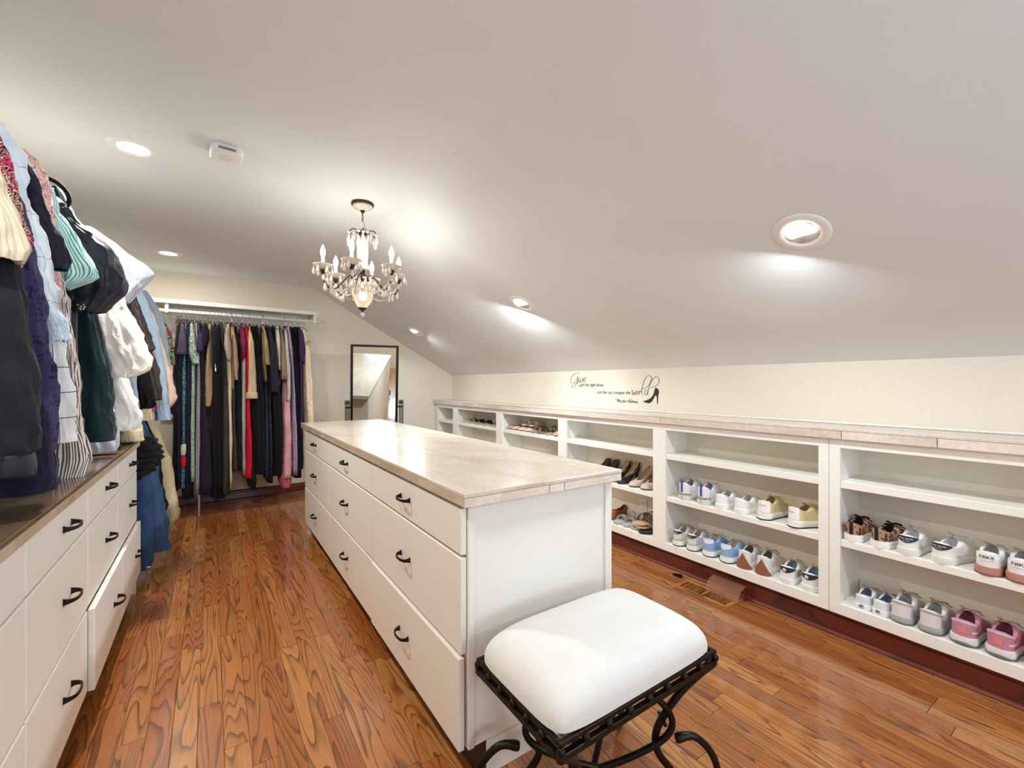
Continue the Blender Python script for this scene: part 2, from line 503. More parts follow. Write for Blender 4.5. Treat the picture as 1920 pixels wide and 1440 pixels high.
# ================================================================ island
o = (0.96, 2.6, 0)
isl = thing('island_cabinet', 'cream island dresser with nine drawers standing in the middle of the floor', 'cabinet', o)
box('carcass', M['cab'], isl, .654, 1.272, 1.212, 3.965, .117, .879, 0, o)
box('end_panel', M['cab'], isl, .676, 1.249, 1.203, 1.212, .117, .879, .001, o)
box('end_stile', M['cab'], isl, .653, .675, 1.197, 1.235, .117, .879, .002, o)
box('end_stile', M['cab'], isl, 1.2495, 1.284, 1.195, 1.235, .0, .879, .002, o)
box('back_panel', M['cab'], isl, 1.272, 1.281, 1.236, 3.96, .0, .879, .001, o)
box('end_base', M['cab'], isl, .722, 1.249, 1.205, 1.24, 0, .116, .001, o)
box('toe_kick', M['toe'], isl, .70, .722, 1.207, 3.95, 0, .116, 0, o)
box('end_panel', M['cab'], isl, .66, 1.275, 3.966, 3.972, .0, .879, .001, o)
ZR = [(.118, .406), (.415, .713), (.722, .866)]
CY = [(1.205, 2.106), (2.113, 3.033), (3.040, 3.955)]
PY = [1.672, 2.61, 3.52]
for i, (z0, z1) in enumerate(ZR):
    for j, (y0, y1) in enumerate(CY):
        drawer(isl, o, .631 - (.007 if i == 0 and j == 0 else 0), y0, y1, z0, z1, py=PY[j])
ct = thing('island_countertop', 'pale travertine countertop lying on the island dresser', 'countertop', (0.96, 2.6, .879))
o = (0.96, 2.6, .879)
box('top_slab', M['stone'], ct, .619, 1.303, 1.160, 4.09, .9085, .922, .002, o)
box('core', M['stone_e'], ct, .64, 1.285, 1.18, 4.07, .880, .908, 0, o)
rp = random.Random(5)
def edge_run(par, off, m, axis, a, b, fixed0, fixed1, z0, z1, lens, gap=.0012, cuts=None):
    cs_ = cuts[:] if cuts else None
    if not cs_:
        cs_ = [a]; t = a
        while t < b - .05:
            t = min(t + rp.choice(lens), b)
            if b - t < .06: t = b
            cs_.append(t)
    for p, q in zip(cs_, cs_[1:]):
        if axis == 'y': box('edge_tile', m, par, fixed0, fixed1, p + gap, q - gap, z0, z1, .0012, off)
        else: box('edge_tile', m, par, p + gap, q - gap, fixed0, fixed1, z0, z1, .0012, off)
edge_run(ct, o, M['stone_e'], 'y', 1.161, 4.088, .6205, .640, .880, .9078, [.42, .18, .5, .12, .36])
edge_run(ct, o, M['stone_l'], 'x', .641, 1.302, 1.1615, 1.18, .880, .9078, [], cuts=[.621, .946, 1.012, 1.302])
edge_run(ct, o, M['stone'], 'y', 1.181, 4.088, 1.285, 1.302, .880, .9078, [.5, .3])
edge_run(ct, o, M['stone'], 'x', .641, 1.284, 4.0705, 4.089, .880, .9078, [.33])

# ================================================================ left dresser under the hanging shirts
o = (-.68, 2.2, 0)
ld = thing('dresser_cabinet', 'long cream dresser along the left wall below the hanging shirts', 'cabinet', o)
box('carcass', M['cab'], ld, XL + .004, -.393, .30, 3.425, .14, .8795, 0, o)
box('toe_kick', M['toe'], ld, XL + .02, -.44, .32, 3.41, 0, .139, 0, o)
box('end_panel', M['cab'], ld, XL + .006, -.376, 3.4255, 3.437, 0, .8795, .001, o)
ZL = [(.142, .433), (.442, .727), (.736, .872)]
CL = [(.31, .905), (.914, 1.532), (1.541, 2.173), (2.182, 2.780), (2.789, 3.425)]
PL = [.6, 1.22, 1.905, 2.545, 3.19]
for i, (z0, z1) in enumerate(ZL):
    for j, (y0, y1) in enumerate(CL):
        pr = .018 if (i == 0 and j >= 3) else 0
        drawer(ld, o, -.372 + pr, y0, y1, z0 - (.008 if pr else 0), z1, 1, py=PL[j] + (.06 if pr else 0))
lc = thing('dresser_countertop', 'tan travertine countertop on the dresser under the shirts', 'countertop', (-.68, 2.2, .88))
o = (-.68, 2.2, .88)
box('top_slab', M['stone_shade'], lc, XL + .004, -.357, .29, 3.44, .909, .922, .002, o)
box('core', M['stone_e'], lc, XL + .01, -.38, .30, 3.42, .8805, .9085, 0, o)
edge_run(lc, o, M['stone_e'], 'y', .295, 3.438, -.38, -.358, .8805, .908, [.3, .45, .15, .52, .24])
edge_run(lc, o, M['stone_e'], 'x', XL + .01, -.382, 3.4205, 3.438, .8805, .908, [.3])

# ================================================================ shoe shelves in the knee wall
XF, XI, XBK = 2.53, 2.548, 2.785
SH = [(.742, .777), (.458, .491)]
def shelf_unit(name, label, ya, yb, bays, ends):
    off = ((XF + XBK) / 2, (ya + yb) / 2, .125)
    u = thing(name, label, 'shelf unit', off)
    box('top_rail', M['cabin'], u, XF, XI, ya, yb, .938, .982, .0008, off)
    box('bottom_rail', M['cabin'], u, XF, XI, ya, yb, .125, .178, .0015, off)
    box('bottom_shelf', M['cabin'], u, XI + .0005, XBK, ya + .004, yb - .004, .155, .178, 0, off)
    box('top_panel', M['cabin'], u, XI + .0005, XBK, ya + .004, yb - .004, .955, .982, 0, off)
    box('back_panel', M['wall'], u, XBK + .0005, XBK + .008, ya, yb, .126, .982, 0, off)
    edges = [ya] + [e for b_ in bays for e in b_] + [yb]
    for s0, s1 in zip(edges[::2], edges[1::2]):
        box('stile', M['cabin'], u, XF, XI, s0, s1, .1785, .9375, .0012, off)
        mid = (s0 + s1) / 2
        p0 = max(s0 + .002, mid - .045); p1 = min(s1 - .002, mid + .045)
        box('partition', M['cabin'], u, XI + .0005, XBK, p0, p1, .1785, .9545, 0, off)
    for b0, b1 in bays:
        for z0, z1 in SH:
            box('shelf', M['cabin'], u, XF + .006, XBK, b0 + .0005, b1 - .0005, z0, z1, .0015, off)
        box('back_cleat', M['wall'], u, XBK - .012, XBK, b0 + .001, b1 - .001, .1785, .235, .001, off)
    return u
shelf_unit('shoe_shelf_unit', 'long white shoe shelf unit of five bays built into the knee wall', .921, 5.594,
           [(.966, 1.872), (1.976, 2.879), (2.992, 3.894), (4.02, 4.92), (5.052, 5.50)], None)
shelf_unit('shoe_shelf_unit', 'white shoe shelf unit nearest the viewer holding the pink sneakers', -1.15, .919,
           [(-1.05, -.13), (-.03, .873)], None)
kc = thing('ledge_countertop', 'long travertine ledge on top of the shoe shelves', 'countertop', (2.65, 2.2, .983))
o = (2.65, 2.2, .983)
yy = [-1.3, .05, 1.3, 2.55, 3.9, 5.596]
for p, q in zip(yy, yy[1:]):
    box('top_slab', M['stone_l'], kc, 2.505, XW - .002, p + .0006, q - .0006, 1.0225, 1.034, .0012, o)
box('core', M['stone_l'], kc, 2.53, XW - .004, -1.3, 5.59, .983, 1.022, 0, o)
edge_run(kc, o, M['stone_l'], 'y', -1.3, 5.595, 2.5065, 2.53, .983, 1.0218, [], cuts=[-1.3, -.3, .52, .86, 1.9, 2.6, 2.72, 3.6, 3.72, 4.5, 4.7, 5.595])
box('caulk_strip', M['white'], kc, XW - .008, XW - .001, -1.3, 5.59, 1.0345, 1.046, .003, o)

# wall outlet inside the fourth bay
ou = thing('wall_outlet', 'cream wall outlet at the back of the sandal shelf', 'outlet', (2.783, 2.262, .30))
MB().box(-.004, 0, -.036, .036, -.058, .058, .0015).build('cover_plate', M['cab'], ou)
for dz_ in (.022, -.022):
    r = MB().lathe([(0, -.0065), (.015, -.0065), (.0155, -.004)], 14, (0, 0, dz_), axis='x').build('receptacle', M['white'], ou)
    s = MB().box(-.0075, -.0066, -.0065, -.0045, dz_ - .004, dz_ + .006).box(-.0075, -.0066, .0045, .0065, dz_ - .004, dz_ + .006)
    s.build('slot', M['black'], r)

# ================================================================ recessed lamps
ring_p = [(.062, -.002), (.066, -.006), (.080, -.0075), (.096, -.005), (.101, -.001), (.101, .002), (.062, .004)]
def lamp_light(parent_loc, rot, w, col):
    l = bpy.data.lights.new('downlight', 'AREA'); l.shape = 'DISK'; l.size = .11; l.energy = w; l.color = col; l.spread = 3.1
    ob = bpy.data.objects.new('downlight', l); COL.objects.link(ob); ob.location = parent_loc; ob.rotation_euler = rot
    return ob
nm = ['round recessed ceiling lamp above the hanging shirts', 'round recessed ceiling lamp near the back closet shelf', 'round recessed lamp in the flat ceiling over the viewer', 'round recessed lamp in the flat ceiling behind the viewer']
for (x, y), lb, pw in zip(FLAT_LAMPS, nm, FLAT_W):
    t = thing('recessed_lamp', lb, 'ceiling lamp', (x, y, ZC), group='recessed lamps')
    MB().lathe(ring_p + [ring_p[0]], 36).build('trim_ring', M['white'], t, True)
    MB().lathe([(0, -.002), (.0615, -.002), (.0615, .002)], 36).build('lens', M['lens'], t)
    lamp_light((x, y, ZC - .012), (0, 0, 0), pw, FLAT_C)
nm = ['white gimbal lamp in the sloped ceiling nearest the viewer', 'white gimbal lamp in the sloped ceiling right of the chandelier', 'small far gimbal lamp in the sloped ceiling above the mirror', 'white gimbal lamp in the sloped ceiling behind the viewer']
for (x, y), lb, pw in zip(SLOPE_LAMPS, nm, SLOPE_W):
    z = ZC - (x - XB) * math.tan(SLOPE)
    t = thing('recessed_lamp', lb, 'ceiling lamp', (x, y, z), group='recessed lamps', rot=(0, SLOPE, 0))
    MB().lathe(ring_p + [ring_p[0]], 36).build('trim_ring', M['white'], t, True)
    MB().lathe([(0, .001), (.0625, .001), (.0625, .0)], 30).build('baffle', M['white'], t)
    le = MB().lathe([(0, 0), (.05, 0), (.057, .004), (.057, .02)], 30).build('lens', M['lens'], t)
    le.rotation_euler = (0, -SLOPE * .62, 0); le.location = (.012, 0, -.003)
    lamp_light((x - math.sin(SLOPE) * .05, y, z - math.cos(SLOPE) * .05), (.32 if 2 < y < 3 else -.15 if y > 4 else .2, SLOPE * .35, 0), pw, SLOPE_C)

# smoke detector
sd = thing('smoke_detector', 'square white smoke detector on the flat ceiling', 'smoke detector', (.056, 2.53, ZC), math.radians(2))
def rrect(hx, hy, r, z, n=6):
    out = []
    for cx, cy, a0 in ((hx - r, hy - r, 0), (-hx + r, hy - r, PI / 2), (-hx + r, -hy + r, PI), (hx - r, -hy + r, 1.5 * PI)):
        for k in range(n + 1):
            a = a0 + PI / 2 * k / n
            out.append((cx + r * math.cos(a), cy + r * math.sin(a), z))
    return out
MB().rows([rrect(.058, .058, .02, 0), rrect(.06, .06, .02, -.012), rrect(.066, .066, .022, -.014), rrect(.066, .066, .022, -.03), rrect(.060, .060, .02, -.038), rrect(.03, .03, .015, -.040)], True, True, True).build('housing', M['white'], sd, True, auto=.6)
MB().lathe([(.022, -.0385), (.024, -.042), (.026, -.0385)], 24).build('test_button', plain('grey_plastic', (.82, .82, .82), .5), sd, True)
MB().box(-.035, .035, -.0675, -.0655, -.027, -.024).box(-.035, .035, -.0675, -.0655, -.021, -.018).build('vent_slot', M['black'], sd)

# ================================================================ floor register with air deflector
fr = thing('floor_register', 'slotted wooden floor register beside the baseboard', 'vent', (2.435, 1.52, 0))
g = MB()
g.box(-.065, -.05, -.17, .17, 0, .006, .001).box(.05, .065, -.17, .17, 0, .006, .001).box(-.05, .05, -.17, -.145, 0, .006, .001).box(-.05, .05, .145, .17, 0, .006, .001).box(-.05, .05, -.008, .008, 0, .006)
g.build('frame', M['floor'], fr)
box('duct', M['black'], fr, -.05, .05, -.145, .145, .0004, .001)
for k in range(26):
    y = -.138 + k * .0106
    if abs(y) < .012: continue
    box('slat', M['floor'], fr, -.05, .05, y, y + .0046, .001, .005)
ad = thing('air_deflector', 'clear amber plastic air deflector arched over the floor register', 'air deflector', (2.515, 1.44, .001))
arc = [(-.055 + .095 * (1 - math.cos(a)), .078 * math.sin(a)) for a in [PI / 2 * k / 8 for k in range(9)]]
rws = []
for y in (-.10, .10):
    rws.append([(x, y, z + .001) for x, z in arc] + [(x + .002, y, max(z - .002, 0)) for x, z in reversed(arc)])
MB().rows(rws, True, True, True).build('shield', M['clear'], ad, True, auto=.9)
MB().box(-.058, -.05, -.10, .10, 0, .012, .002).build('lip', M['clear'], ad)
MB().box(.0, .045, -.104, -.1005, 0, .07, .001).build('side_wing', M['mahog'], ad)
cd = thing('door_stop', 'short dark rubber stop lying on the floor by the baseboard', 'door stop', (2.50, 1.76, .0))
MB().rows([[(-.012, -.03, 0), (.012, -.03, 0), (.012, -.03, .02), (-.012, -.03, .02)], [(-.011, .03, 0), (.011, .03, 0), (.011, .03, .008), (-.011, .03, .008)]], True, True, True).build('wedge', M['black'], cd)

# ================================================================ back closet shelf, rod, brackets
YR = 5.28; ZROD = 1.945
bs = thing('closet_shelf', 'cream closet shelf on the end wall above the dresses', 'shelf', (.0, 5.4, 2.02))
o = (.0, 5.4, 2.02)
box('board', M['cab'], bs, XL + .01, .955, YR - .03, YB - .002, 2.028, 2.048, .001, o)
box('front_lip', M['cab'], bs, XL + .01, .957, YR - .045, YR - .0305, 2.012, 2.05, .001, o)
box('wall_cleat', M['cab'], bs, XL + .01, .95, YB - .022, YB - .002, 1.94, 2.0275, .001, o)
for xx in (-.37, .925):
    bk_ = box('bracket', M['cab'], bs, xx, xx + .028, YR - .02, YB - .022, 1.995, 2.0275, .001, o)
    box('rod_cup', M['cab'], bk_, xx, xx + .028, YR - .024, YR + .024, 1.925, 1.9945, .001, o)
box('support_post', M['cabin'], bs, -.42, -.30, YB - .03, YB - .023, .9, 1.9395, .001, o)
rd = thing('closet_rod', 'white closet rod carrying the dresses along the end wall', 'rod', (.0, YR, ZROD))
MB().lathe([(.017, XL + .01), (.017, .985)], 16, axis='x').build('rod', M['cab'], rd, True)
MB().lathe([(.021, .985), (.021, .992), (.012, .993)], 16, axis='x').build('end_cap', M['cab'], rd)
ZLR = 2.10
lr = thing('closet_rod', 'closet rod carrying the shirts above the left dresser', 'rod', (-.67, 2.6, ZLR))
MB().lathe([(.016, -2.2), (.016, 2.1)], 14, axis='y').build('rod', M['cab'], lr, True)
for yy_ in (-2.1, -.2, 2.05):
    box('wall_bracket', M['cab'], lr, XL + .675, -.012, yy_ - .01, yy_ + .01, -.012, .012, .001)
pr_ = thing('trouser_rod', 'low rod carrying folded jeans past the dresser', 'rod', (-.60, 4.0, .98))
MB().lathe([(.014, -.55), (.014, .6)], 14, axis='y').build('rod', M['cab'], pr_, True)
for yy_ in (-.5, .55):
    box('wall_bracket', M['cab'], pr_, XL + .605, -.012, yy_ - .01, yy_ + .01, -.012, .012, .001)

# ================================================================ floor mirror
TM = math.radians(7.0)
mr = thing('floor_mirror', 'tall dark framed floor mirror leaning forward behind the island', 'mirror', (1.458, 4.80, 0), math.radians(-12))
gl = bpy.data.objects.new('swivel_panel', None)
wv, z0, z1 = .247, .42, 1.672
hm = MB()
def mp(x, z, yoff): # tilt about the pivot at z=1.0, top comes toward the viewer
    return (x, yoff - (z - 1.0) * math.sin(TM), 1.0 + (z - 1.0) * math.cos(TM))
def mbar(name, m, xa, xb, za, zb, ya, yb_):
    vs = [mp(x, z, y) for x in (xa, xb) for y in (ya, yb_) for z in (za, zb)]
    return MB().add(vs, [(0, 1, 3, 2), (4, 6, 7, 5), (0, 4, 5, 1), (2, 3, 7, 6), (0, 2, 6, 4), (1, 5, 7, 3)]).build(name, m, mr)
mbar('frame_rail', M['black'], -wv, wv, z1 - .024, z1, -.014, .014)
mbar('frame_rail', M['black'], -wv, wv, z0, z0 + .024, -.014, .014)
mbar('frame_stile', M['black'], -wv, -wv + .026, z0 + .0245, z1 - .0245, -.014, .014)
mbar('frame_stile', M['black'], wv - .026, wv, z0 + .0245, z1 - .0245, -.014, .014)
mbar('glass', M['mirror'], -wv + .024, wv - .024, z0 + .022, z1 - .022, -.006, -.002)
mbar('backing', M['dark'], -wv + .02, wv - .02, z0 + .02, z1 - .02, -.001, .008)
for s in (-1, 1):
    for k in (0, 1):
        xx = s * (wv + .018 + .026 * k)
        p = [(xx - .007, -.05 - .0 * k, .03), (xx - .006, -.05, 1.0), (xx - .009, -.05, 1.035), (xx, -.05, 1.052), (xx + .009, -.05, 1.035), (xx + .006, -.05, 1.0), (xx + .007, -.05, .03)]
        MB().tube(cr(p, 4), .0042, 8).build('stand_post', M['black'], mr, True)
    MB().tube([(s * (wv + .03), -.30, .012), (s * (wv + .03), .25, .012)], .012, 8).build('stand_foot', M['black'], mr, True)
    MB().tube([(s * (wv - .01), 0, 1.0), (s * (wv + .05), -.05, 1.0)], .008, 8).build('pivot', M['black'], mr, True)
MB().tube([(-wv - .03, 0, .05), (wv + .03, 0, .05)], .01, 8).build('stretcher', M['black'], mr, True)

# ================================================================ stool
sx0, sx1, sy0, sy1 = .645, 1.25, .755, 1.118
sxc, syc = (sx0 + sx1) / 2, (sy0 + sy1) / 2
st = thing('stool', 'white cushioned stool with scrolled wrought iron legs before the island', 'stool', (sxc, syc, 0))
o = (sxc, syc, 0)
hx, hy = (sx1 - sx0) / 2, (sy1 - sy0) / 2
cm_ = MB(); nu, nv = 30, 22; rws = []
def sp_(k, n): # samples packed toward the edges
    return math.sin((k / n - .5) * PI)
for jv in range(nv + 1):
    v_ = sp_(jv, nv); ring = []
    for iu in range(nu + 1):
        u_ = sp_(iu, nu)
        e_ = (max(0, 1 - abs(u_) ** 5) ** .42) * (max(0, 1 - abs(v_) ** 5) ** .42)
        rc = 1 - .075 * (abs(u_) * abs(v_)) ** 6
        ring.append((hx * u_ * rc * (1.02 + .012 * e_), hy * v_ * rc * (1.03 + .012 * e_), .452 + .094 * e_ + .008 * (1 - u_ * u_) * (1 - v_ * v_)))
    rws.append(ring)
cm_.rows(rws, False)
low = [rws[0][i_] for i_ in range(nu + 1)] + [rws[j_][nu] for j_ in range(1, nv + 1)] + [rws[nv][i_] for i_ in range(nu - 1, -1, -1)] + [rws[j_][0] for j_ in range(nv - 1, 0, -1)]
cm_.rows([low, [(x * .985, y * .98, .4495) for x, y, z in low]], True, False, True)
cu_ = cm_.build('cushion', M['cush'], st, True)
def rail(z, r, nm_):
    for a, b in (((-hx, -hy), (hx, -hy)), ((hx, -hy), (hx, hy)), ((hx, hy), (-hx, hy)), ((-hx, hy), (-hx, -hy))):
        ax = abs(a[0] - b[0]) > .1
        e = r
        if ax: box(nm_, M['iron'], st, min(a[0], b[0]) - e, max(a[0], b[0]) + e, a[1] - r, a[1] + r, z - r, z + r, .002)
        else: box(nm_, M['iron'], st, a[0] - r, a[0] + r, min(a[1], b[1]) + e + .0005, max(a[1], b[1]) - e - .0005, z - r, z + r, .002)
rail(.442, .0065, 'upper_rail'); rail(.411, .0085, 'lower_rail')
bd = MB().ball((0, 0, 0), .0115, 10, 7).data('rail_bead', M['iron'], True)
for k in range(9):
    for s in (-1, 1):
        inst('rail_bead', bd, st, (-hx + 2 * hx * (k + .0) / 8, s * (hy + .004), .427))
for k in range(1, 6):
    for s in (-1, 1):
        inst('rail_bead', bd, st, (s * (hx + .004), -hy + 2 * hy * k / 6, .427))
leg = [(.0, .408), (.05, .372), (.104, .322), (.153, .258), (.178, .203), (.172, .150), (.130, .092), (.085, .045), (.038, .014), (.0, .032), (-.012, .085), (.012, .145), (.062, .190), (.118, .186)]
ub = [(.275, .404), (.225, .365), (.182, .322), (.148, .285), (.134, .248), (.146, .214), (.185, .184), (.262, .150), (.353, .122)]
dl = math.hypot(2 * hx, 2 * hy); ux, uy = 2 * hx / dl, 2 * hy / dl
for q, (sa, sb) in enumerate(((1, -1), (-1, -1), (-1, 1), (1, 1))):
    cxx, cyy = sa * hx, sb * hy
    def dpt(s_, z_, of=0.0):
        return (cxx - sa * ux * s_ + of * uy * sb, cyy - sb * uy * s_ - of * ux * sa * 1.0, z_)
    p = cr([dpt(s_, z_) for s_, z_ in leg], 5)
    rr = [.0108] * (len(p) - 5) + [.0112, .0122, .0138, .0142, .0120]
    MB().tube(p, rr, 10).build('leg', M['iron'], st, True)
    lo = -.022 if q % 2 else 0.0
    p = cr([dpt(s_, z_ + (lo if k_ > 6 else 0), .016 * (1 if q < 2 else -1)) for k_, (s_, z_) in enumerate(ub)], 5)
    MB().tube(p, .0098, 10).build('scroll_brace', M['iron'], st, True)
    MB().tube([dpt(.16, .25, -.02), dpt(.16, .25, .03)], .006, 8).build('collar_pin', M['iron'], st, True)

# ================================================================ chandelier
CX, CYY = .777, 2.80
M['crystal'] = plain('crystal', (1.0, .97, .93), .08, trans=.35, ior=1.5, spec=.9)
M['frost'] = plain('cream_glass', (.96, .91, .84), .25, trans=.25, spec=.6)
M['bulb'] = plain('candle_bulb', (1, .95, .85), .4, emit=(1.0, .985, .94), es=84.0)
M['candle'] = plain('candle_sleeve', (.95, .92, .86), .5)
M['antique'] = plain('antique_bronze', (.26, .20, .16), .4, .7, noise_s=80, noise_a=.3)
M['bowl'] = plain('ribbed_glass', (1.0, .94, .88), .15, trans=.8, ior=1.3)
ch = thing('chandelier', 'crystal chandelier with six candle bulbs hanging over the island', 'chandelier', (CX, CYY, ZC))
def czz(z): return z - ZC
MB().lathe([(0, 0), (.066, 0), (.068, -.004), (.068, -.014), (.064, -.018), (0, -.018)], 28).build('canopy_rim', M['antique'], ch, True, auto=.6)
MB().lathe([(.062, -.018), (.058, -.026), (.04, -.036), (.018, -.044), (.012, -.046)], 48, flute=.03, nf=16).build('canopy', M['frost'], ch, True)
MB().lathe([(.014, -.044), (.016, -.05), (.008, -.058), (.005, -.066)], 14).build('loop_collar', M['antique'], ch, True)
for k in range(4):
    zc = -.072 - k * .0125
    lp = []
    for j in range(12):
        a = 2 * PI * j / 12
        q = (.0052 * math.cos(a), 0, zc + .0092 * math.sin(a)) if k % 2 else (0, .0052 * math.cos(a), zc + .0092 * math.sin(a))
        lp.append(q)
    MB().tube(lp, .0016, 6, closed=True).build('chain_link', M['antique'], ch, True)
MB().lathe([(.004, -.118), (.016, -.124), (.010, -.13), (.020, -.142), (.028, -.158), (.026, -.166), (.012, -.172)], 20, flute=.04, nf=8).build('top_cup', M['frost'], ch, True)
MB().lathe([(.012, -.172), (.02, -.178), (.034, -.186), (.02, -.192), (.014, -.2), (.014, -.43), (.02, -.44), (.03, -.452), (.036, -.468), (.022, -.485), (.012, -.5)], 16).build('stem', M['antique'], ch, True)
MB().lathe([(.018, -.205), (.030, -.225), (.034, -.27), (.034, -.33), (.028, -.37), (.038, -.392), (.046, -.41), (.040, -.42)], 24, flute=.03, nf=12).build('glass_column', M['crystal'], ch, True)
# pendant and bead shapes shared by the crystals
pend = MB().lathe([(.0012, 0), (.0025, -.004), (.0065, -.018), (.0085, -.029), (.0075, -.036), (.003, -.042), (.0006, -.044)], 7).data('crystal_drop', M['crystal'])
bead = MB().ball((0, 0, 0), .0058, 8, 5).data('crystal_bead', M['crystal'], True)
def drop(p, x, y, z, s=1.0):
    s *= 1.22
    inst('crystal_drop', pend, p, (x, y, z), (R.uniform(-.12, .12), R.uniform(-.12, .12), R.uniform(0, 3)), (s, s, s))
def strand(p, a, b, sag, n):
    for k in range(1, n):
        t = k / n
        inst('crystal_bead', bead, p, (a[0] + (b[0] - a[0]) * t, a[1] + (b[1] - a[1]) * t, a[2] + (b[2] - a[2]) * t - sag * 4 * t * (1 - t)))
# crown of leaves with drops
for k in range(6):
    a = 2 * PI * k / 6 + .3
    ca, sa = math.cos(a), math.sin(a)
    tip = (.092 * ca, .092 * sa, czz(2.168))
    lf = MB().tube(cr([(.02 * ca, .02 * sa, czz(2.185)), (.05 * ca, .05 * sa, czz(2.205)), (.08 * ca, .08 * sa, czz(2.195)), tip], 4), [.003] * 12 + [.002], 6).build('crown_arm', M['antique'], ch, True)
    MB().ball((tip[0], tip[1], tip[2] + .006), .011, 8, 5, (1, 1, .7)).build('crown_rosette', M['frost'], ch, True)
    drop(ch, tip[0], tip[1], tip[2], 1.05); drop(ch, .055 * ca, .055 * sa, czz(2.192), .9)
    a2 = a + PI / 6
    drop(ch, .06 * math.cos(a2), .06 * math.sin(a2), czz(2.175), .9)
    MB().ball((.05 * math.cos(a2), .05 * math.sin(a2), czz(2.19)), .013, 8, 5, (1, 1, .6)).build('crown_rosette', M['frost'], ch, True)
# six arms
dish_p = [(.010, .0), (.022, .004), (.040, .014), (.056, .026), (.058, .029), (.052, .027), (.036, .018), (.012, .008)]
dish = MB().lathe(dish_p, 30, flute=.035, nf=10).data('bobeche', M['frost'], True)
cand = MB().lathe([(.0105, 0), (.0105, .072), (.007, .074)], 14).data('candle', M['candle'], True)
blb = MB().lathe([(.006, 0), (.0105, .006), (.0145, .020), (.0145, .030), (.010, .048), (.004, .062), (.0012, .070)], 14).data('bulb', M['bulb'], True)
capm = MB().lathe([(.004, -.03), (.010, -.022), (.013, -.012), (.020, -.004), (.014, .002)], 12).data('arm_cup', M['antique'], True)
vd = -YAW   # viewing yaw, arms are spread from it
ends = []
for k in range(6):
    b_ = math.radians(4 + 60 * k)
    # b_ = 0 points at the viewer, growing to the right
    a = -PI / 2 - YAW + b_
    ca, sa = math.cos(a), math.sin(a)
    P3 = lambda r, z: (r * ca, r * sa, czz(z))
    path = cr([P3(.02, 1.885), P3(.05, 1.918), P3(.085, 1.912), P3(.120, 1.872), P3(.160, 1.826), P3(.202, 1.830), P3(.228, 1.868), P3(.232, 1.905)], 5)
    arm = MB().tube(path, .0046, 8).build('arm', M['antique'], ch, True)
    ex, ey, ez = P3(.232, 1.932)
    inst('arm_cup', capm, arm, (ex, ey, ez)); inst('bobeche', dish, arm, (ex, ey, ez))
    inst('candle', cand, arm, (ex, ey, ez + .006)); inst('bulb', blb, arm, (ex, ey, ez + .079))
    for j in range(6):
        q = 2 * PI * j / 6 + k
        drop(arm, ex + .050 * math.cos(q), ey + .050 * math.sin(q), ez + .018, .95)
    drop(arm, *P3(.222, 1.862), 1.15); drop(arm, *P3(.165, 1.832), 1.1); drop(arm, *P3(.10, 1.892), 1.0)
    strand(arm, P3(.232, 1.90), P3(.165, 1.835), .018, 9)
    strand(arm, P3(.165, 1.832), P3(.06, 1.86), .03, 11)
    for rq, zq in ((.135, 1.865), (.19, 1.835), (.06, 1.905), (.232, 1.915)):
        q = 2.1 * rq * 30 + k
        drop(arm, *P3(rq, zq), .95)
    a3 = a + PI / 6
    MB().ball((.045 * math.cos(a3), .045 * math.sin(a3), czz(1.905)), .014, 8, 5, (1, 1, .6)).build('rosette', M['frost'], ch, True)
    drop(ch, .075 * math.cos(a3), .075 * math.sin(a3), czz(1.905), 1.1)
    ends.append(P3(.20, 1.835))
for k in range(6):
    strand(ch, ends[k], ends[(k + 1) % 6], .035, 12)
# lower bowl with a lamp inside
MB().lathe([(.034, czz(1.872)), (.055, czz(1.862)), (.068, czz(1.845)), (.066, czz(1.822)), (.055, czz(1.785)), (.036, czz(1.745)), (.022, czz(1.724))], 64, flute=.03, nf=16).build('bowl', M['bowl'], ch, True)
MB().ball((0, 0, czz(1.80)), .019, 12, 8, (1, 1, 1.3)).build('bowl_bulb', M['bulb'], ch, True)
MB().lathe([(.024, czz(1.728)), (.028, czz(1.722)), (.016, czz(1.714)), (.006, czz(1.706)), (.005, czz(1.698))], 16).build('bowl_cap', M['antique'], ch, True)
MB().ball((0, 0, czz(1.685)), .0145, 12, 8).build('finial', M['crystal'], ch, True)
for k in range(10):
    a = 2 * PI * k / 10
    drop(ch, .068 * math.cos(a), .068 * math.sin(a), czz(1.872), 1.1)

# ================================================================ lettering
def text_data(body, size, shear=0.0, ext=.0004, space=1.0):
    cu = bpy.data.curves.new('lettering', 'FONT'); cu.body = body; cu.size = size; cu.shear = shear; cu.extrude = ext; cu.align_x = 'LEFT'; cu.space_character = space
    cu.resolution_u = 3
    ob = bpy.data.objects.new('lettering', cu); COL.objects.link(ob)
    bpy.context.view_layer.update()
    dg = bpy.context.evaluated_depsgraph_get()
    me = bpy.data.meshes.new_from_object(ob.evaluated_get(dg))
    bpy.data.objects.remove(ob); bpy.data.curves.remove(cu)
    return me

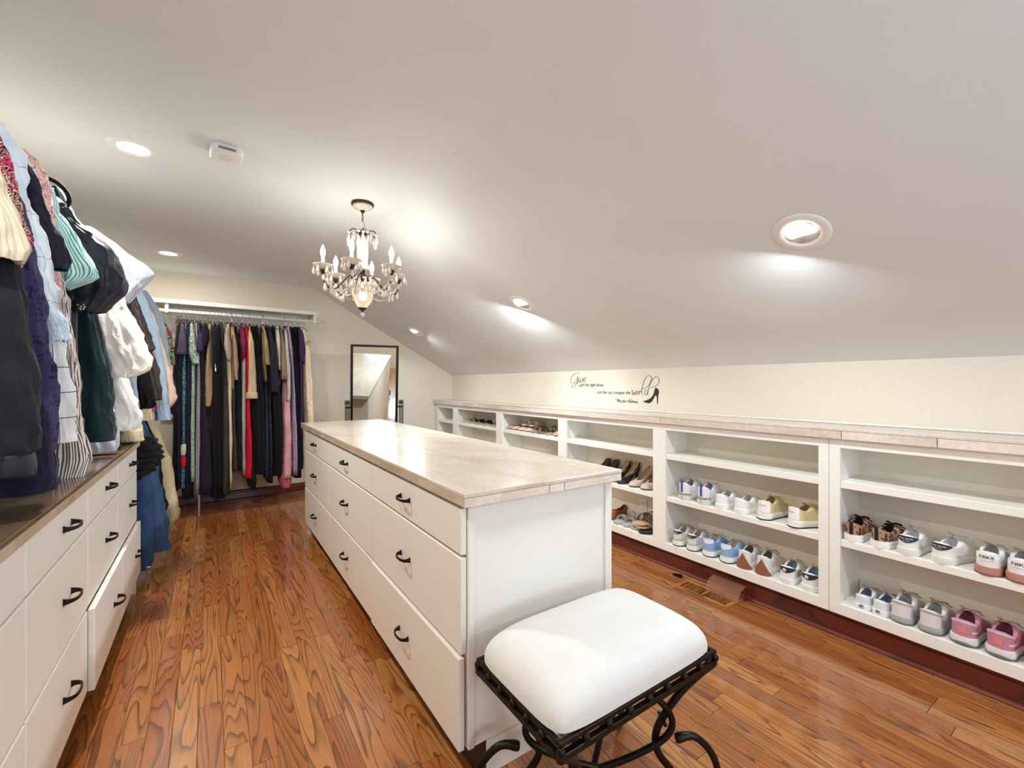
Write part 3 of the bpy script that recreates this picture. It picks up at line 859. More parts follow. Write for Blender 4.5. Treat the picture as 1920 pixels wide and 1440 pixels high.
M['ink'] = plain('black_vinyl', (.16, .13, .14), .6)
M['ink2'] = plain('purple_black_vinyl', (.19, .14, .18), .5)
dc = thing('wall_decal', 'black script wall decal with a high heel shoe on the knee wall', 'wall decal', (XW - .0012, 2.6, 1.2))
def wall_text(body, y0, z0, width, height_size, shear, name):
    me = text_data(body, height_size, shear)
    xs = [v.co.x for v in me.vertices]; w = max(xs) - min(xs); k = width / w; x0 = min(xs)
    for v in me.vertices:
        x, y, z = v.co
        v.co = (-z, (y0 - (x - x0) * k) - 2.6, z0 + y - 1.2)
    me.materials.append(M['ink'])
    return inst(name, me, dc)
wall_text('a girl the right shoes', 3.015, 1.228, .315, .043, .35, 'lettering_line')
wall_text('and she can conquer the', 2.777, 1.166, .372, .040, .35, 'lettering_line')
wall_text('Marilyn Monroe', 2.545, 1.097, .215, .034, .5, 'lettering_line')
def stroke(pts, y0, z0, sx, sz, x0, zref, w):
    p = cr([((x - x0) * sx, (zref - z) * sz) for x, z in pts], 5)
    mb = MB(); rows_ = []
    for i, (x, z) in enumerate(p):
        a = p[max(i - 1, 0)]; b = p[min(i + 1, len(p) - 1)]
        dx_, dz_ = b[0] - a[0], b[1] - a[1]; l = math.hypot(dx_, dz_) or 1
        ww = w * (.55 + .75 * abs(dz_) / l) * .5
        nx, nz = -dz_ / l * ww, dx_ / l * ww
        Y = y0 - x - 2.6; Z = z0 + z - 1.2
        rows_.append([(-.0004, Y - nx, Z + nz), (-.0004, Y + nx, Z - nz), (.0002, Y + nx, Z - nz), (.0002, Y - nx, Z + nz)])
    mb.rows(rows_, True, True, True)
    return mb
def letters(name, strokes, *a):
    tot = MB()
    for s in strokes:
        m_ = stroke(s, *a); tot.add(m_.v, m_.f)
    return tot.build(name, M['ink'], dc)
letters('lettering_word', [[(425, 160), (390, 148), (320, 180), (280, 250), (288, 300), (335, 300), (385, 245), (402, 205), (392, 285), (355, 360), (320, 385), (296, 365), (320, 332), (375, 302), (412, 270)],
                           [(425, 225), (408, 275), (412, 302), (440, 265)], [(446, 225), (440, 290), (452, 302), (480, 250), (486, 225)], [(480, 275), (505, 262), (518, 235), (503, 232), (487, 270), (500, 300), (530, 262)], [(520, 230), (545, 215)]],
        3.125, 1.2415, .000815, .000573, 278, 340, .0040)
letters('lettering_word', [[(1255, 425), (1275, 412), (1268, 470), (1280, 490), (1302, 440), (1300, 480), (1315, 488), (1335, 420)], [(1362, 425), (1342, 455), (1348, 488), (1368, 470), (1370, 432), (1360, 424)],
                           [(1388, 490), (1398, 420), (1402, 440), (1425, 415)], [(1452, 485), (1432, 470), (1435, 390), (1470, 260), (1520, 185), (1570, 176), (1592, 220), (1565, 300), (1505, 368), (1440, 390)],
                           [(1528, 415), (1500, 408), (1478, 450), (1488, 488), (1515, 470), (1540, 400), (1562, 320), (1610, 232), (1660, 192), (1705, 222), (1700, 290), (1640, 350), (1560, 372)], [(1540, 400), (1528, 470), (1538, 490)]],
        2.395, 1.163, .000588, .00048, 1255, 490, .0032)
letters('flourish', [[(1000, 612), (1030, 590), (1050, 612), (1040, 640), (1075, 600)], [(1240, 590), (1290, 605), (1340, 635), (1375, 640)]], 2.57, 1.105, .00061, .00048, 1000, 640, .003)
hp = [(1655, 408), (1692, 430), (1711, 470), (1697, 540), (1689, 680), (1678, 680), (1674, 560), (1660, 530), (1640, 562), (1602, 640), (1560, 676), (1500, 667), (1450, 646), (1500, 630), (1560, 600), (1600, 560), (1625, 510), (1640, 450)]
hv = [(2.128 + (1711 - x) * .000588 - 2.6, 1.098 + (680 - z) * .00046 - 1.2) for x, z in hp]
n_ = len(hv)
MB().add([(-.0006, y, z) for y, z in hv] + [(.0002, y, z) for y, z in hv], [tuple(range(n_)), tuple(range(2 * n_ - 1, n_ - 1, -1))] + [(i, (i + 1) % n_, n_ + (i + 1) % n_, n_ + i) for i in range(n_)]).build('shoe_silhouette', M['ink2'], dc)

# ================================================================ shoes
HZ = .145   # share of the length taken by the rounded heel
def hwid(t, W):
    if t < HZ: return W * .365 * math.sqrt(max(0, 1 - (1 - t / HZ) ** 2)) + .0004
    return W * lerp_tab([(HZ, .365), (.3, .355), (.5, .40), (.70, .5), (.82, .475), (.91, .375), (.965, .24), (.99, .12), (1, .02)], t)
TS = [0, .004, .014, .03, .055, .085, .115, .145, .2, .27, .34, .40, .45, .51, .58, .66, .74, .82, .88, .925, .96, .985, 1.0]
def sole_part(root, L, W, m, hs, ts, flare=.004, spring=.012, name='sole', z0=None, cut=0.0, inset=0.0):
    zt = lambda t: lerp_tab([(0, hs), (.45, hs * .88), (.75, ts), (1, ts)], t)
    zb = (lambda t: spring * max(0, (t - .72) / .28) ** 2 + cut * max(0, (.14 - t) / .14) ** 1.5) if z0 is None else z0
    loop = [(t, 1) for t in TS] + [(t, -1) for t in reversed(TS[1:-1])]
    rws = []
    for k, sc_ in ((0, .90), (.22, 1.0), (.8, 1.03), (1.0, .97)):
        ring = []
        for t, s in loop:
            w = (hwid(t, W) + flare) * sc_ - inset
            y = t * L + (flare if t > .5 else -flare) * (abs(t - .5) * 2) ** 6 * sc_
            b = zb(t); ring.append((s * max(w, .0005), y, b + (zt(t) + (b if z0 else 0) - b) * k))
        rws.append(ring)
    MB().rows(rws, True, True, True).build(name, m, root, True, auto=.75)
    return zt

def upper_part(root, L, W, m, lin_m, z0, H, o0, o1, Wo, p_heel=5.0, p_toe=2.3, name='upper', lname='lining', depth=None):
    K = 8
    ts = sorted(set(TS + [o0, o0 + .012, o0 + .035, o1, o1 - .015, o1 - .04]))
    op = lambda t: 0 if t <= o0 or t >= o1 else Wo * W * math.sin(PI * (t - o0) / (o1 - o0)) ** .45
    rws = []
    for t in ts:
        w = hwid(t, W) * .985; o_ = min(op(t), w - .003); h0 = z0(t); h1 = H(t)
        p = p_heel + (p_toe - p_heel) * max(0, min(1, (t - .15) / .45))
        side = []
        for k in range(K):
            s = k / (K - 1)
            if s < 1: f = (1 - s ** p) ** (1 / p)
            else: f = 0
            e = math.sin(s * PI / 2) if s < 1 else 1
            if o_ > 0: x = o_ + (w - o_) * (.15 + .85 * f if s > 0 else 1) if s < 1 else o_
            else: x = w * f
            side.append((x, s, h0 + (h1 - h0) * (s * .35 + e * .65)))
        ring = [(x, t * L, z) for x, s, z in side] + [(-x, t * L, z) for x, s, z in reversed(side)]
        rws.append(ring)
    mb = MB(); n = 2 * K; vs = [q for r_ in rws for q in r_]; fs = []
    for i in range(len(ts) - 1):
        hole = op(ts[i]) > 0 or op(ts[i + 1]) > 0
        for j in range(n - 1):
            if j == K - 1 and hole: continue
            a = i * n + j; fs.append((a, a + 1, a + 1 + n, a + n))
    fs.append(tuple(range(n))); fs.append(tuple((len(ts) - 1) * n + j for j in range(n)))
    uv = [(q[0] * 1.0 + q[2], q[1]) for q in vs]
    up = mb.add(vs, fs, uv).build(name, m, root, True, auto=1.0)
    # lining: a bowl below the rim
    tt = [t for t in ts if o0 <= t <= o1]
    lp = [(min(op(t), hwid(t, W) - .003), t) for t in tt]
    loop = [(x, t) for x, t in lp] + [(-x, t) for x, t in reversed(lp[1:-1])]
    r0 = [(x, t * L, H(t)) for x, t in loop]
    floor_ = depth or (lambda t: z0(t) + .012)
    r1 = [(x * 1.12, t * L, H(t) * .6 + floor_(t) * .4) for x, t in loop]
    r2 = [(x * 1.02, t * L, floor_(t)) for x, t in loop]
    MB().rows([r0, r1, r2], True, False, True).build(lname, lin_m, up, True)
    return op

def wrap_patch(root, name, m, L, W, a0, a1, z0, z1, d=.0016, top=lambda u: 0.0, par=None, zbase=.02, ztop=.085, bot=lambda u: 0.0):
    """patch lying on the rounded heel; a = angle around the heel"""
    rws = []
    for i in range(5):
        k = i / 4; ring = []
        for j in range(13):
            u = -1 + 2 * j / 12; al = a0 + (a1 - a0) * (j / 12)
            z = z0 + bot(u) + (z1 + top(u) - z0 - bot(u)) * k
            s = max(0, min(.96, (z - zbase) / (ztop - zbase))); f = (1 - s ** 5) ** .2
            if abs(al) <= PI / 2:
                x = (W * .365 + d) * math.sin(al) * f; y = HZ * L * (1 - math.cos(al)) - d * math.cos(al)
            else:
                x = math.copysign(W * .365 + d, al) * f; y = HZ * L + (abs(al) - PI / 2) * .03
            ring.append((x, y, z))
        rws.append(ring)
    return MB().rows(rws, False).build(name, m, par or root, True)

def heel_text(par, body, L, W, zc, size, m, width, d=.0032, name='lettering', flip=True):
    me = text_data(body, size, 0, .0004)
    xs = [v.co.x for v in me.vertices]; ys = [v.co.y for v in me.vertices]
    xm = (max(xs) + min(xs)) / 2; ym = (max(ys) + min(ys)) / 2; k = width / (max(xs) - min(xs))
    for v in me.vertices:
        x = (v.co.x - xm) * k; z = v.co.y - ym
        al = x / (W * .365)
        v.co = ((W * .365 + d) * math.sin(al), HZ * L * (1 - math.cos(al)) - d * math.cos(al) - v.co.z, zc + z)
    me.materials.append(m)
    return inst(name, me, par)

def laces(root, L, W, H, m, t0=.455, t1=.68, nb=5, bow=True, rr=.0026, up=.0):
    mb = MB()
    for k in range(nb):
        t = t0 + (t1 - t0) * k / (nb - 1)
        w = W * (.15 + .03 * k); z = H(t)
        mb.tube([(-w, t * L, z - .012), (-w * .6, t * L + .002, z + .001), (0, t * L + .004, z + .003), (w * .6, t * L + .002, z + .001), (w, t * L, z - .012)], rr, 6)
    if bow:
        z = H(t0) + .006 + up
        for s in (-1, 1):
            mb.tube(cr([(0, t0 * L, z), (s * .016, t0 * L - .002, z + .007), (s * .030, t0 * L + .012, z + .001), (s * .022, t0 * L + .024, z - .006), (0, t0 * L + .006, z)], 4), rr, 6)
            mb.tube(cr([(0, t0 * L, z), (s * .014, t0 * L + .02, z - .004), (s * .034, t0 * L + .045, z - .024)], 4), rr, 6)
    return mb.build('laces', m, root, True)

def tongue(root, L, W, H, m, t=.45, rise=.018, back=.05):
    rws = []
    for k in range(4):
        f = k / 3
        y = t * L - back * f * .9 + .012; z = H(t) - .006 + rise * f
        w = W * (.19 - .02 * f)
        rws.append([(x * w, y + abs(x) ** 2 * -.004, z - .006 * x * x) for x in (-1, -.5, 0, .5, 1)] + [(x * w, y + .006, z - .006 * x * x - .003) for x in (1, .5, 0, -.5, -1)])
    MB().rows(rws, True, True, True).build('tongue', m, root, True)

CLR = {}
def C(c, rough=.6, **k):
    key = (c, rough, tuple(sorted(k.items())))
    if key not in CLR: CLR[key] = plain('shoe_tone', c, rough, **k)
    return CLR[key]
LEO = fabric('leopard_print', (.68, .52, .42), (.15, .10, .09), 'leopard', 85, .8, c3=(.50, .34, .25))
DOTS = fabric('polka_print', (.93, .92, .88), (.1, .1, .1), 'spots', 60, .8, .34)

def sneaker(label, loc, rz, upper, sole, lining=(.62, .62, .62), lace=(.80, .74, .64), L=.265, W=.098, hh=.088, hs=.030, ts=.022, name='sneaker', tab=None, cut=0.0, um=None, extra=None, group=None, bow=True, tongue_c=None, lace_m=None, outs=None, flare=.004, up=.0):
    r = thing(name, label, 'shoe', loc, rz, group)
    zt = sole_part(r, L, W, C(sole, .55), hs, ts, flare, cut=cut)
    H = lambda t: lerp_tab([(0, hh - .003), (.035, hh), (.09, hh - .004), (.18, hh * .80), (.27, hh * .77), (.36, hh * .92), (.44, hh * 1.03), (.54, hh * .90), (.68, hh * .70), (.82, hh * .56), (.93, hh * .45), (1, hh * .26)], t)
    z0 = lambda t: zt(t) - .004
    um = um or C(upper, .6)
    upper_part(r, L, W, um, C(lining, .85), z0, H, .055, .44, .245)
    tongue(r, L, W, H, C(tongue_c or upper, .7))
    laces(r, L, W, H, lace_m or C(lace, .85), bow=bow, up=up)
    if tab:
        c, za, zb, ang = tab[:4]
        wrap_patch(r, 'heel_tab', C(c, .55), L, W, -ang, ang, za, zb, zbase=hs, ztop=hh, top=tab[4] if len(tab) > 4 else (lambda u: 0), bot=tab[5] if len(tab) > 5 else (lambda u: 0))
    if outs:
        sole_part(r, L, W, C(outs, .7), .007, .006, flare + .001, name='outsole', cut=cut)
    if extra: extra(r, L, W, hh, hs)
    return r

def pump(label, loc, rz, col, inner, hz=.075, L=.235, W=.082, heel=(.1, .08, .08), round_toe=False, rough=.4, heel_r=.012):
    r = thing('pump_shoe', label, 'shoe', loc, rz, 'pumps on the shelf')
    z0 = lambda t: lerp_tab([(0, hz), (.12, hz), (.35, hz * .62), (.6, .012), (.72, .003), (1, .006)], t)
    m = C(col, rough)
    sole_part(r, L, W, C((.25, .2, .18), .6), .004, .004, .0005, z0=z0)
    H = lambda t: z0(t) + lerp_tab([(0, .058), (.05, .06), (.2, .040), (.45, .032), (.62, .034), (.70, .040), (.82, .036), (.93, .026), (1, .012)], t)
    zz = lambda t: z0(t) + .003
    upper_part(r, L, W, m, C(inner, .6), zz, H, .02, .68, .36, p_heel=4, p_toe=2.2, lname='insole', depth=lambda t: z0(t) + .006)
    pr = [(.017, hz + .004), (.016, hz - .008), (heel_r, hz * .45), (heel_r * .72, .012), (heel_r * .78, 0)]
    MB().lathe(pr, 14, (0, .024, 0)).build('heel', C(heel, .4), r, True)
    return r

def slide(label, loc, rz, sole, strap, straps, L=.25, W=.09, h=.018, name='sandal', foot=None, rough=.5, metal=0.0, group='sandals on the shelves', tilt=0.0):
    r = thing(name, label, 'shoe', loc, rz, group)
    if tilt: r.rotation_euler = (tilt, 0, rz)
    zt = sole_part(r, L, W, C(sole, .7), h, h * .8, .001, .006)
    sole_part(r, L, W * .97, C(foot or sole, .6), .003, .003, 0, z0=lambda t: zt(t) + .0003, name='footbed')
    for (ta, tb, hgt, wd) in straps:
        rws = []
        for k in range(9):
            a = PI * k / 8; t = ta + (tb - ta) * k / 8
            x = math.cos(a) * (hwid(t, W) - .001); z = zt(t) + .001 + hgt * math.sin(a) ** .7
            y = t * L
            rws.append([(x, y - wd / 2, z), (x, y + wd / 2, z - .001), (x * .95, y + wd / 2, z - .004), (x * .95, y - wd / 2, z - .003)])
        MB().rows(rws, True, True, True).build('strap', C(strap, rough, metal=metal), r, True, auto=.8)
    return r

def flat(label, loc, rz, col, inner, sole=(.3, .25, .22), L=.24, W=.086, hh=.052, name='flat_shoe', bow=None, rough=.6, group=None):
    r = thing(name, label, 'shoe', loc, rz, group)
    zt = sole_part(r, L, W, C(sole, .7), .012, .009, .001, .008)
    H = lambda t: lerp_tab([(0, hh), (.05, hh), (.2, hh * .75), (.45, hh * .68), (.62, hh * .78), (.72, hh * .86), (.84, hh * .74), (.94, hh * .55), (1, hh * .28)], t)
    upper_part(r, L, W, C(col, rough), C(inner, .7), lambda t: zt(t) - .003, H, .03, .62, .34, p_heel=4, p_toe=2.2)
    if bow: MB().ball((0, .68 * L, H(.68) + .003), .012, 10, 6, (1.5, .7, .6)).build('bow', C(bow, .6), r, True)
    return r

IN, OUT = -PI / 2, PI / 2      # toe into the shelf / toe to the viewer
ZS2, ZS3, ZS1 = .4915, .1785, .7775
XH = 2.548
W9 = (.92, .915, .905)
def jit(): return R.uniform(-.05, .05)
# --- bay nearest the viewer, middle shelf
def leo_x(r, L, W, hh, hs):
    wrap_patch(r, 'heel_strip', C((.10, .09, .10), .6), L, W, -.22, .22, hs, hh + .006, zbase=hs, ztop=hh + .02)
    wrap_patch(r, 'collar_band', C((.72, .52, .42), .7), L, W, -1.5, 1.5, hh - .014, hh - .004, .0012, zbase=hs, ztop=hh + .02, bot=lambda u: -.012 * u * u, top=lambda u: -.012 * u * u)
for i, (y, s) in enumerate(((.83, 'left'), (.733, 'right'))):
    sneaker(f'{s} leopard print sneaker with thick white sole', (XH - .01, y, ZS2), IN - (.0 if i == 0 else .22), (.7, .5, .4), (.94, .935, .92), lining=(.13, .1, .1), lace=(.12, .1, .1), um=LEO, hh=.092, hs=.035, ts=.026, extra=leo_x, group='shoes on the shelves', tongue_c=(.15, .12, .12), W=.095)
def kate_x(r, L, W, hh, hs):
    t = wrap_patch(r, 'heel_tab', C((.20, .20, .22), .5), L, W, -1.25, 1.25, hh - .034, hh - .004, .0018, zbase=hs, ztop=hh + .01, bot=lambda u: .017 * abs(u) ** 1.5, top=lambda u: -.006 * u * u)
    heel_text(t, 'kate spade', L, W, hh - .016, .011, C((.85, .85, .85), .5), .046)
    heel_text(t, 'new york', L, W, hh - .026, .006, C((.85, .85, .85), .5), .022)
for i, (y, s) in enumerate(((.628, 'left'), (.523, 'right'))):
    sneaker(f'{s} white sneaker with black heel tab and polka dot laces', (XH - .01, y, ZS2), IN - (.03 if i == 0 else .26), W9, (.90, .89, .87), lining=(.78, .78, .78), lace=(.9, .9, .88), lace_m=DOTS, extra=kate_x, group='shoes on the shelves', W=.10, hh=.09, up=.01)
def nike_x(r, L, W, hh, hs):
    t = wrap_patch(r, 'heel_tab', C((.95, .945, .94), .5), L, W, -1.0, 1.0, hh - .036, hh - .006, .0022, zbase=hs, ztop=hh + .012, bot=lambda u: .012 * u * u, top=lambda u: -.008 * u * u)
    heel_text(t, 'NIKE', L, W, hh - .022, .017, C((.14, .14, .15), .5), .040)
for i, (y, s) in enumerate(((.382, 'left'), (.296, 'right'))):
    sneaker(f'{s} white sneaker with block letters on its heel and pink brown sole', (XH - .012, y, ZS2), IN + .02 * i, (.91, .90, .90), (.72, .52, .47), hs=.034, extra=nike_x, lace=(.86, .82, .74), group='shoes on the shelves', W=.097, hh=.094, outs=(.55, .36, .31))
# --- bay nearest the viewer, bottom shelf
def keds_x(r, L, W, hh, hs):
    t = wrap_patch(r, 'heel_label', C((.14, .24, .45), .5), L, W, -.52, .42, .012, .026, .0045, zbase=.0, ztop=.2)
    heel_text(t, 'Keds', L, W, .019, .011, C((.92, .92, .92), .5), .022, .0062)
for i, (y, s) in enumerate(((.79, 'left'), (.727, 'right'))):
    sneaker(f'{s} white canvas sneaker with small blue heel label', (XH - .005, y, ZS3), IN + (.05 if i == 0 else -.12), (.88, .89, .91), (.92, .92, .92), lining=(.42, .47, .55), hh=.072, hs=.026, ts=.022, extra=keds_x, lace=(.72, .68, .64), W=.085, L=.25, group='shoes on the shelves')
def silver_x(r, L, W, hh, hs):
    wrap_patch(r, 'collar_band', C((.78, .79, .80), .3, metal=.5), L, W, -1.5, 1.5, hh - .012, hh - .003, .0014, zbase=hs, ztop=hh + .02, bot=lambda u: -.014 * u * u, top=lambda u: -.014 * u * u)
for i, (y, s) in enumerate(((.65, 'left'), (.555, 'right'))):
    sneaker(f'{s} off white running shoe with silver collar and grey sole', (XH - .01, y, ZS3), IN + (.0 if i == 0 else -.05), (.87, .85, .84), (.68, .68, .68), hh=.10, hs=.033, extra=silver_x, lace=(.66, .58, .46), cut=.012, group='shoes on the shelves', W=.10, outs=(.52, .52, .52))
def pink_x(r, L, W, hh, hs):
    wrap_patch(r, 'heel_badge', C((.88, .52, .52), .4), L, W, -.35, .3, hs + .016, hs + .042, .0016, zbase=hs, ztop=hh + .01)
    wrap_patch(r, 'side_stripe', C((.90, .84, .88), .5), L, W, .75, 2.2, hs + .018, hs + .026, .0018, zbase=hs, ztop=hh + .01)
    wrap_patch(r, 'collar_band', C((.86, .78, .84), .6), L, W, -1.5, 1.5, hh - .010, hh - .002, .0012, zbase=hs, ztop=hh + .02, bot=lambda u: -.014 * u * u, top=lambda u: -.014 * u * u)
for i, (y, s) in enumerate(((.452, 'left'), (.352, 'right'))):
    sneaker(f'{s} pink running shoe with white sole', (XH - .012, y, ZS3), IN + (-.02 if i == 0 else -.08), (.76, .52, .60), (.90, .90, .91), lining=(.48, .24, .30), hh=.105, hs=.038, ts=.026, cut=.018, extra=pink_x, lace=(.75, .66, .58), tongue_c=(.62, .36, .42), W=.103, group='shoes on the shelves', outs=(.45, .45, .43))
sneaker('coral running shoe at the right edge of the bottom shelf', (XH - .012, .247, ZS3), IN, (.92, .50, .42), (.93, .92, .90), hh=.1, hs=.036, cut=.014, group='shoes on the shelves', W=.098)
# --- fifth bay, middle shelf
def blue_x(r, L, W, hh, hs):
    wrap_patch(r, 'heel_strip', C((.20, .33, .62), .5), L, W, -.26, .12, hs + .018, hh + .008, .002, zbase=hs, ztop=hh + .03)
    wrap_patch(r, 'heel_clip', C((.72, .70, .68), .25, metal=.7), L, W, -1.5, 1.5, .008, hs + .012, .004, zbase=0, ztop=.3)
    MB().tube(cr([(-.006, .002, hh), (-.006, -.004, hh + .016), (.006, -.004, hh + .016), (.006, .002, hh)], 3), .0025, 6).build('pull_loop', C((.20, .33, .62), .6), r, True)
for i, (y, s) in enumerate(((1.752, 'left'), (1.615, 'right'))):
    sneaker(f'{s} white running shoe with blue heel strip', (XH - .008, y, ZS2), IN + .05 * i, (.90, .90, .92), (.84, .83, .82), lining=(.52, .53, .58), hh=.115, hs=.034, extra=blue_x, lace=(.85, .84, .82), W=.108, group='shoes on the shelves')
for i, (y, s) in enumerate(((1.497, 'left'), (1.385, 'right'))):
    sneaker(f'{s} plain white leather sneaker', (XH - .008, y, ZS2), IN - (.0 if i == 0 else .16), (.94, .935, .93), (.93, .93, .925), lining=(.72, .68, .62), hh=.092, hs=.03, lace=(.9, .88, .86), W=.102, group='shoes on the shelves')
def yel_x(r, L, W, hh, hs):
    wrap_patch(r, 'heel_stripe', C((.88, .66, .70), .5), L, W, -.55, .55, hh - .030, hh - .024, .0018, zbase=hs, ztop=hh + .01)
    wrap_patch(r, 'heel_patch', C((.95, .945, .94), .5), L, W, -1.1, 1.1, hs + .004, hh - .002, .0012, zbase=hs, ztop=hh + .01)
for i, (y, s) in enumerate(((1.248, 'left'), (1.100, 'right'))):
    sneaker(f'{s} cream and yellow sneaker with white heel', (XH - .004, y, ZS2 + .010), IN - (.05 if i == 0 else .42), (.86, .80, .62), (.93, .92, .90), lining=(.62, .48, .40), hh=.098, hs=.028, extra=yel_x, lace=(.84, .78, .62), W=.104, group='shoes on the shelves')
    slide(f'flat white sandal sole with black rim under the {s} cream sneaker', (XH - .014, y - (.0 if i == 0 else .0), ZS2), IN - (.05 if i == 0 else .42), (.16, .16, .17), (.9, .9, .9), [], L=.275, W=.112, h=.006, foot=(.92, .92, .92), name='flat_sandal')
# --- fifth bay, bottom shelf
def nb_x(r, L, W, hh, hs):
    t = wrap_patch(r, 'heel_tab', C((.18, .18, .20), .5), L, W, -1.3, 1.3, hh - .030, hh - .006, .0018, zbase=hs, ztop=hh + .012, bot=lambda u: .014 * u * u, top=lambda u: -.006 * u * u)
    heel_text(t, 'new', L, W, hh - .0135, .009, C((.88, .88, .88), .5), .020)
    heel_text(t, 'balance', L, W, hh - .022, .009, C((.88, .88, .88), .5), .034)
    wrap_patch(r, 'midsole_band', C((.70, .70, .69), .6), L, W, -1.5, 1.5, hs - .002, hs + .010, .003, zbase=0, ztop=.4)
for i, (y, s) in enumerate(((1.797, 'left'), (1.692, 'right'))):
    sneaker(f'{s} off white sneaker with charcoal heel tab and tan laces', (XH - .012, y, ZS3), IN + .02, (.88, .86, .83), (.93, .93, .92), hh=.108, hs=.036, extra=nb_x, lace=(.74, .66, .54), W=.094, group='shoes on the shelves', outs=(.2, .2, .2))
def lb_x(r, L, W, hh, hs):
    wrap_patch(r, 'heel_cap', C((.92, .92, .95), .5), L, W, -1.2, 1.2, hh - .032, hh - .002, .0016, zbase=hs, ztop=hh + .012, bot=lambda u: .012 * u * u)
    wrap_patch(r, 'midsole_band', C((.72, .72, .70), .6), L, W, -1.5, 1.5, hs - .004, hs + .008, .003, zbase=0, ztop=.4)
for i, (y, s) in enumerate(((1.578, 'left'), (1.468, 'right'))):
    sneaker(f'{s} light blue running shoe with beige lining', (XH - .012, y, ZS3), IN - (.0 if i == 0 else .14), (.55, .70, .88), (.94, .94, .94), lining=(.78, .70, .58), hh=.112, hs=.036, extra=lb_x, lace=(.80, .78, .74), tongue_c=(.80, .72, .58), W=.1, group='shoes on the shelves', outs=(.2, .22, .25))
BRN = fabric('brown_pebble', (.58, .36, .24), (.44, .25, .15), 'spots', 110, .6, .38)
def br_x(r, L, W, hh, hs):
    rws = []
    for k in range(6):
        f = k / 5; z = .004 + (hh - .018 - .004) * f; a = 1.15 * (1 - f) + .06
        dd = .012 * (1 - f) + .002
        rws.append([((W * .365 + dd) * math.sin(a * u), HZ * L * (1 - math.cos(a * u)) - dd * math.cos(a * u), z) for u in (-1, -.6, -.2, .2, .6, 1)])
    MB().rows(rws, False).build('heel_wedge', BRN, r, True)
    wrap_patch(r, 'heel_tab', C((.90, .86, .85), .5), L, W, -.6, .6, hh - .016, hh - .004, .0018, zbase=hs, ztop=hh + .012)
for i, (y, s) in enumerate(((1.358, 'left'), (1.252, 'right'))):
    sneaker(f'{s} white sneaker with brown triangular heel wedge', (XH - .0, y, ZS3), IN + .08, (.90, .885, .87), (.93, .92, .91), lining=(.42, .39, .38), hh=.105, hs=.034, extra=br_x, lace=(.74, .64, .52), W=.1, group='shoes on the shelves')
def ad_x(r, L, W, hh, hs):
    t = wrap_patch(r, 'heel_tab', C((.17, .18, .20), .5), L, W, -1.35, 1.35, hh - .036, hh - .004, .0018, zbase=hs, ztop=hh + .012, bot=lambda u: .018 * abs(u) ** 1.3, top=lambda u: -.008 * u * u)
    mb = MB(); wm = C((.93, .93, .93), .5)
    def pt(x, z, d=.0036):
        al = x / (W * .365); return ((W * .365 + d) * math.sin(al), HZ * L * (1 - math.cos(al)) - d * math.cos(al), z)
    zc = hh - .021; xo = -.006
    for ang, ln in ((0, .012), (.75, .011), (-.75, .011)):
        pts_ = []
        for k in range(8):
            q = 2 * PI * k / 8
            lx, lz = .0030 * math.sin(q), ln * .5 * (1 + math.cos(q)) + .002
            pts_.append(pt(xo + lx * math.cos(ang) + lz * math.sin(ang), zc - .003 + lz * math.cos(ang) - lx * math.sin(ang)))
        mb.add(pts_, [tuple(range(8))])
    mb.add([pt(xo - .008, zc - .0045), pt(xo + .008, zc - .0045), pt(xo + .008, zc - .0025), pt(xo - .008, zc - .0025)], [(0, 1, 2, 3)])
    mb.add([pt(xo - .009, zc - .0085), pt(xo + .009, zc - .0085), pt(xo + .009, zc - .0062), pt(xo - .009, zc - .0062)], [(0, 1, 2, 3)])
    mb.build('leaf_emblem', wm, t)
    for k in range(3):
        wrap_patch(r, 'side_stripe', C((.17, .18, .20), .5), L, W, PI / 2 + .45 + k * .55, PI / 2 + .68 + k * .55, hs + .004, hh * .72, .002, zbase=hs, ztop=hh + .02)
for i, (y, s) in enumerate(((1.122, 'left'), (1.016, 'right'))):
    sneaker(f'{s} white sneaker with black leaf emblem heel tab', (XH - .01, y, ZS3), IN + .06, (.925, .92, .91), (.91, .905, .90), lining=(.52, .57, .66), hh=.096, hs=.030, extra=ad_x, lace=(.86, .80, .70), W=.104, group='shoes on the shelves')
# --- fourth bay: pumps (toes to the viewer), sandals below
for i, (y, s) in enumerate(((2.60, 'left'), (2.515, 'right'))):
    pump(f'{s} dark mauve pump behind the island corner', (2.772, y, ZS2), OUT, (.26, .18, .20), (.42, .32, .32), heel=(.2, .14, .15))
for i, (y, s) in enumerate(((2.395, 'left'), (2.305, 'right'))):
    pump(f'{s} black pump with pale gold insole', (2.778, y, ZS2), OUT, (.13, .12, .14), (.80, .72, .54), hz=.085, heel=(.12, .11, .12))
for i, (y, s) in enumerate(((2.175, 'left'), (2.068, 'right'))):
    pump(f'{s} nude leather pump with rounded toe', (2.775, y, ZS2), OUT - .05, (.80, .72, .67), (.76, .62, .50), hz=.075, W=.088, heel=(.7, .6, .55), rough=.5)
slide('left silver strappy sandal on the bottom shelf', (2.795, 2.34, ZS3), OUT, (.70, .68, .66), (.80, .80, .80), [(.52, .72, .045, .014), (.72, .52, .045, .014), (.66, .66, .035, .012), (.2, .2, .06, .010)], rough=.3, metal=.6, h=.014)
slide('right silver strappy sandal on the bottom shelf', (2.798, 2.265, ZS3), OUT + .05, (.70, .68, .66), (.80, .80, .80), [(.52, .72, .045, .014), (.72, .52, .045, .014), (.66, .66, .035, .012), (.2, .2, .06, .010)], rough=.3, metal=.6, h=.014, W=.078)
slide('lower grey flat sandal of the stacked pair', (2.80, 2.172, ZS3), OUT, (.70, .66, .62), (.55, .48, .40), [], h=.02, W=.098)
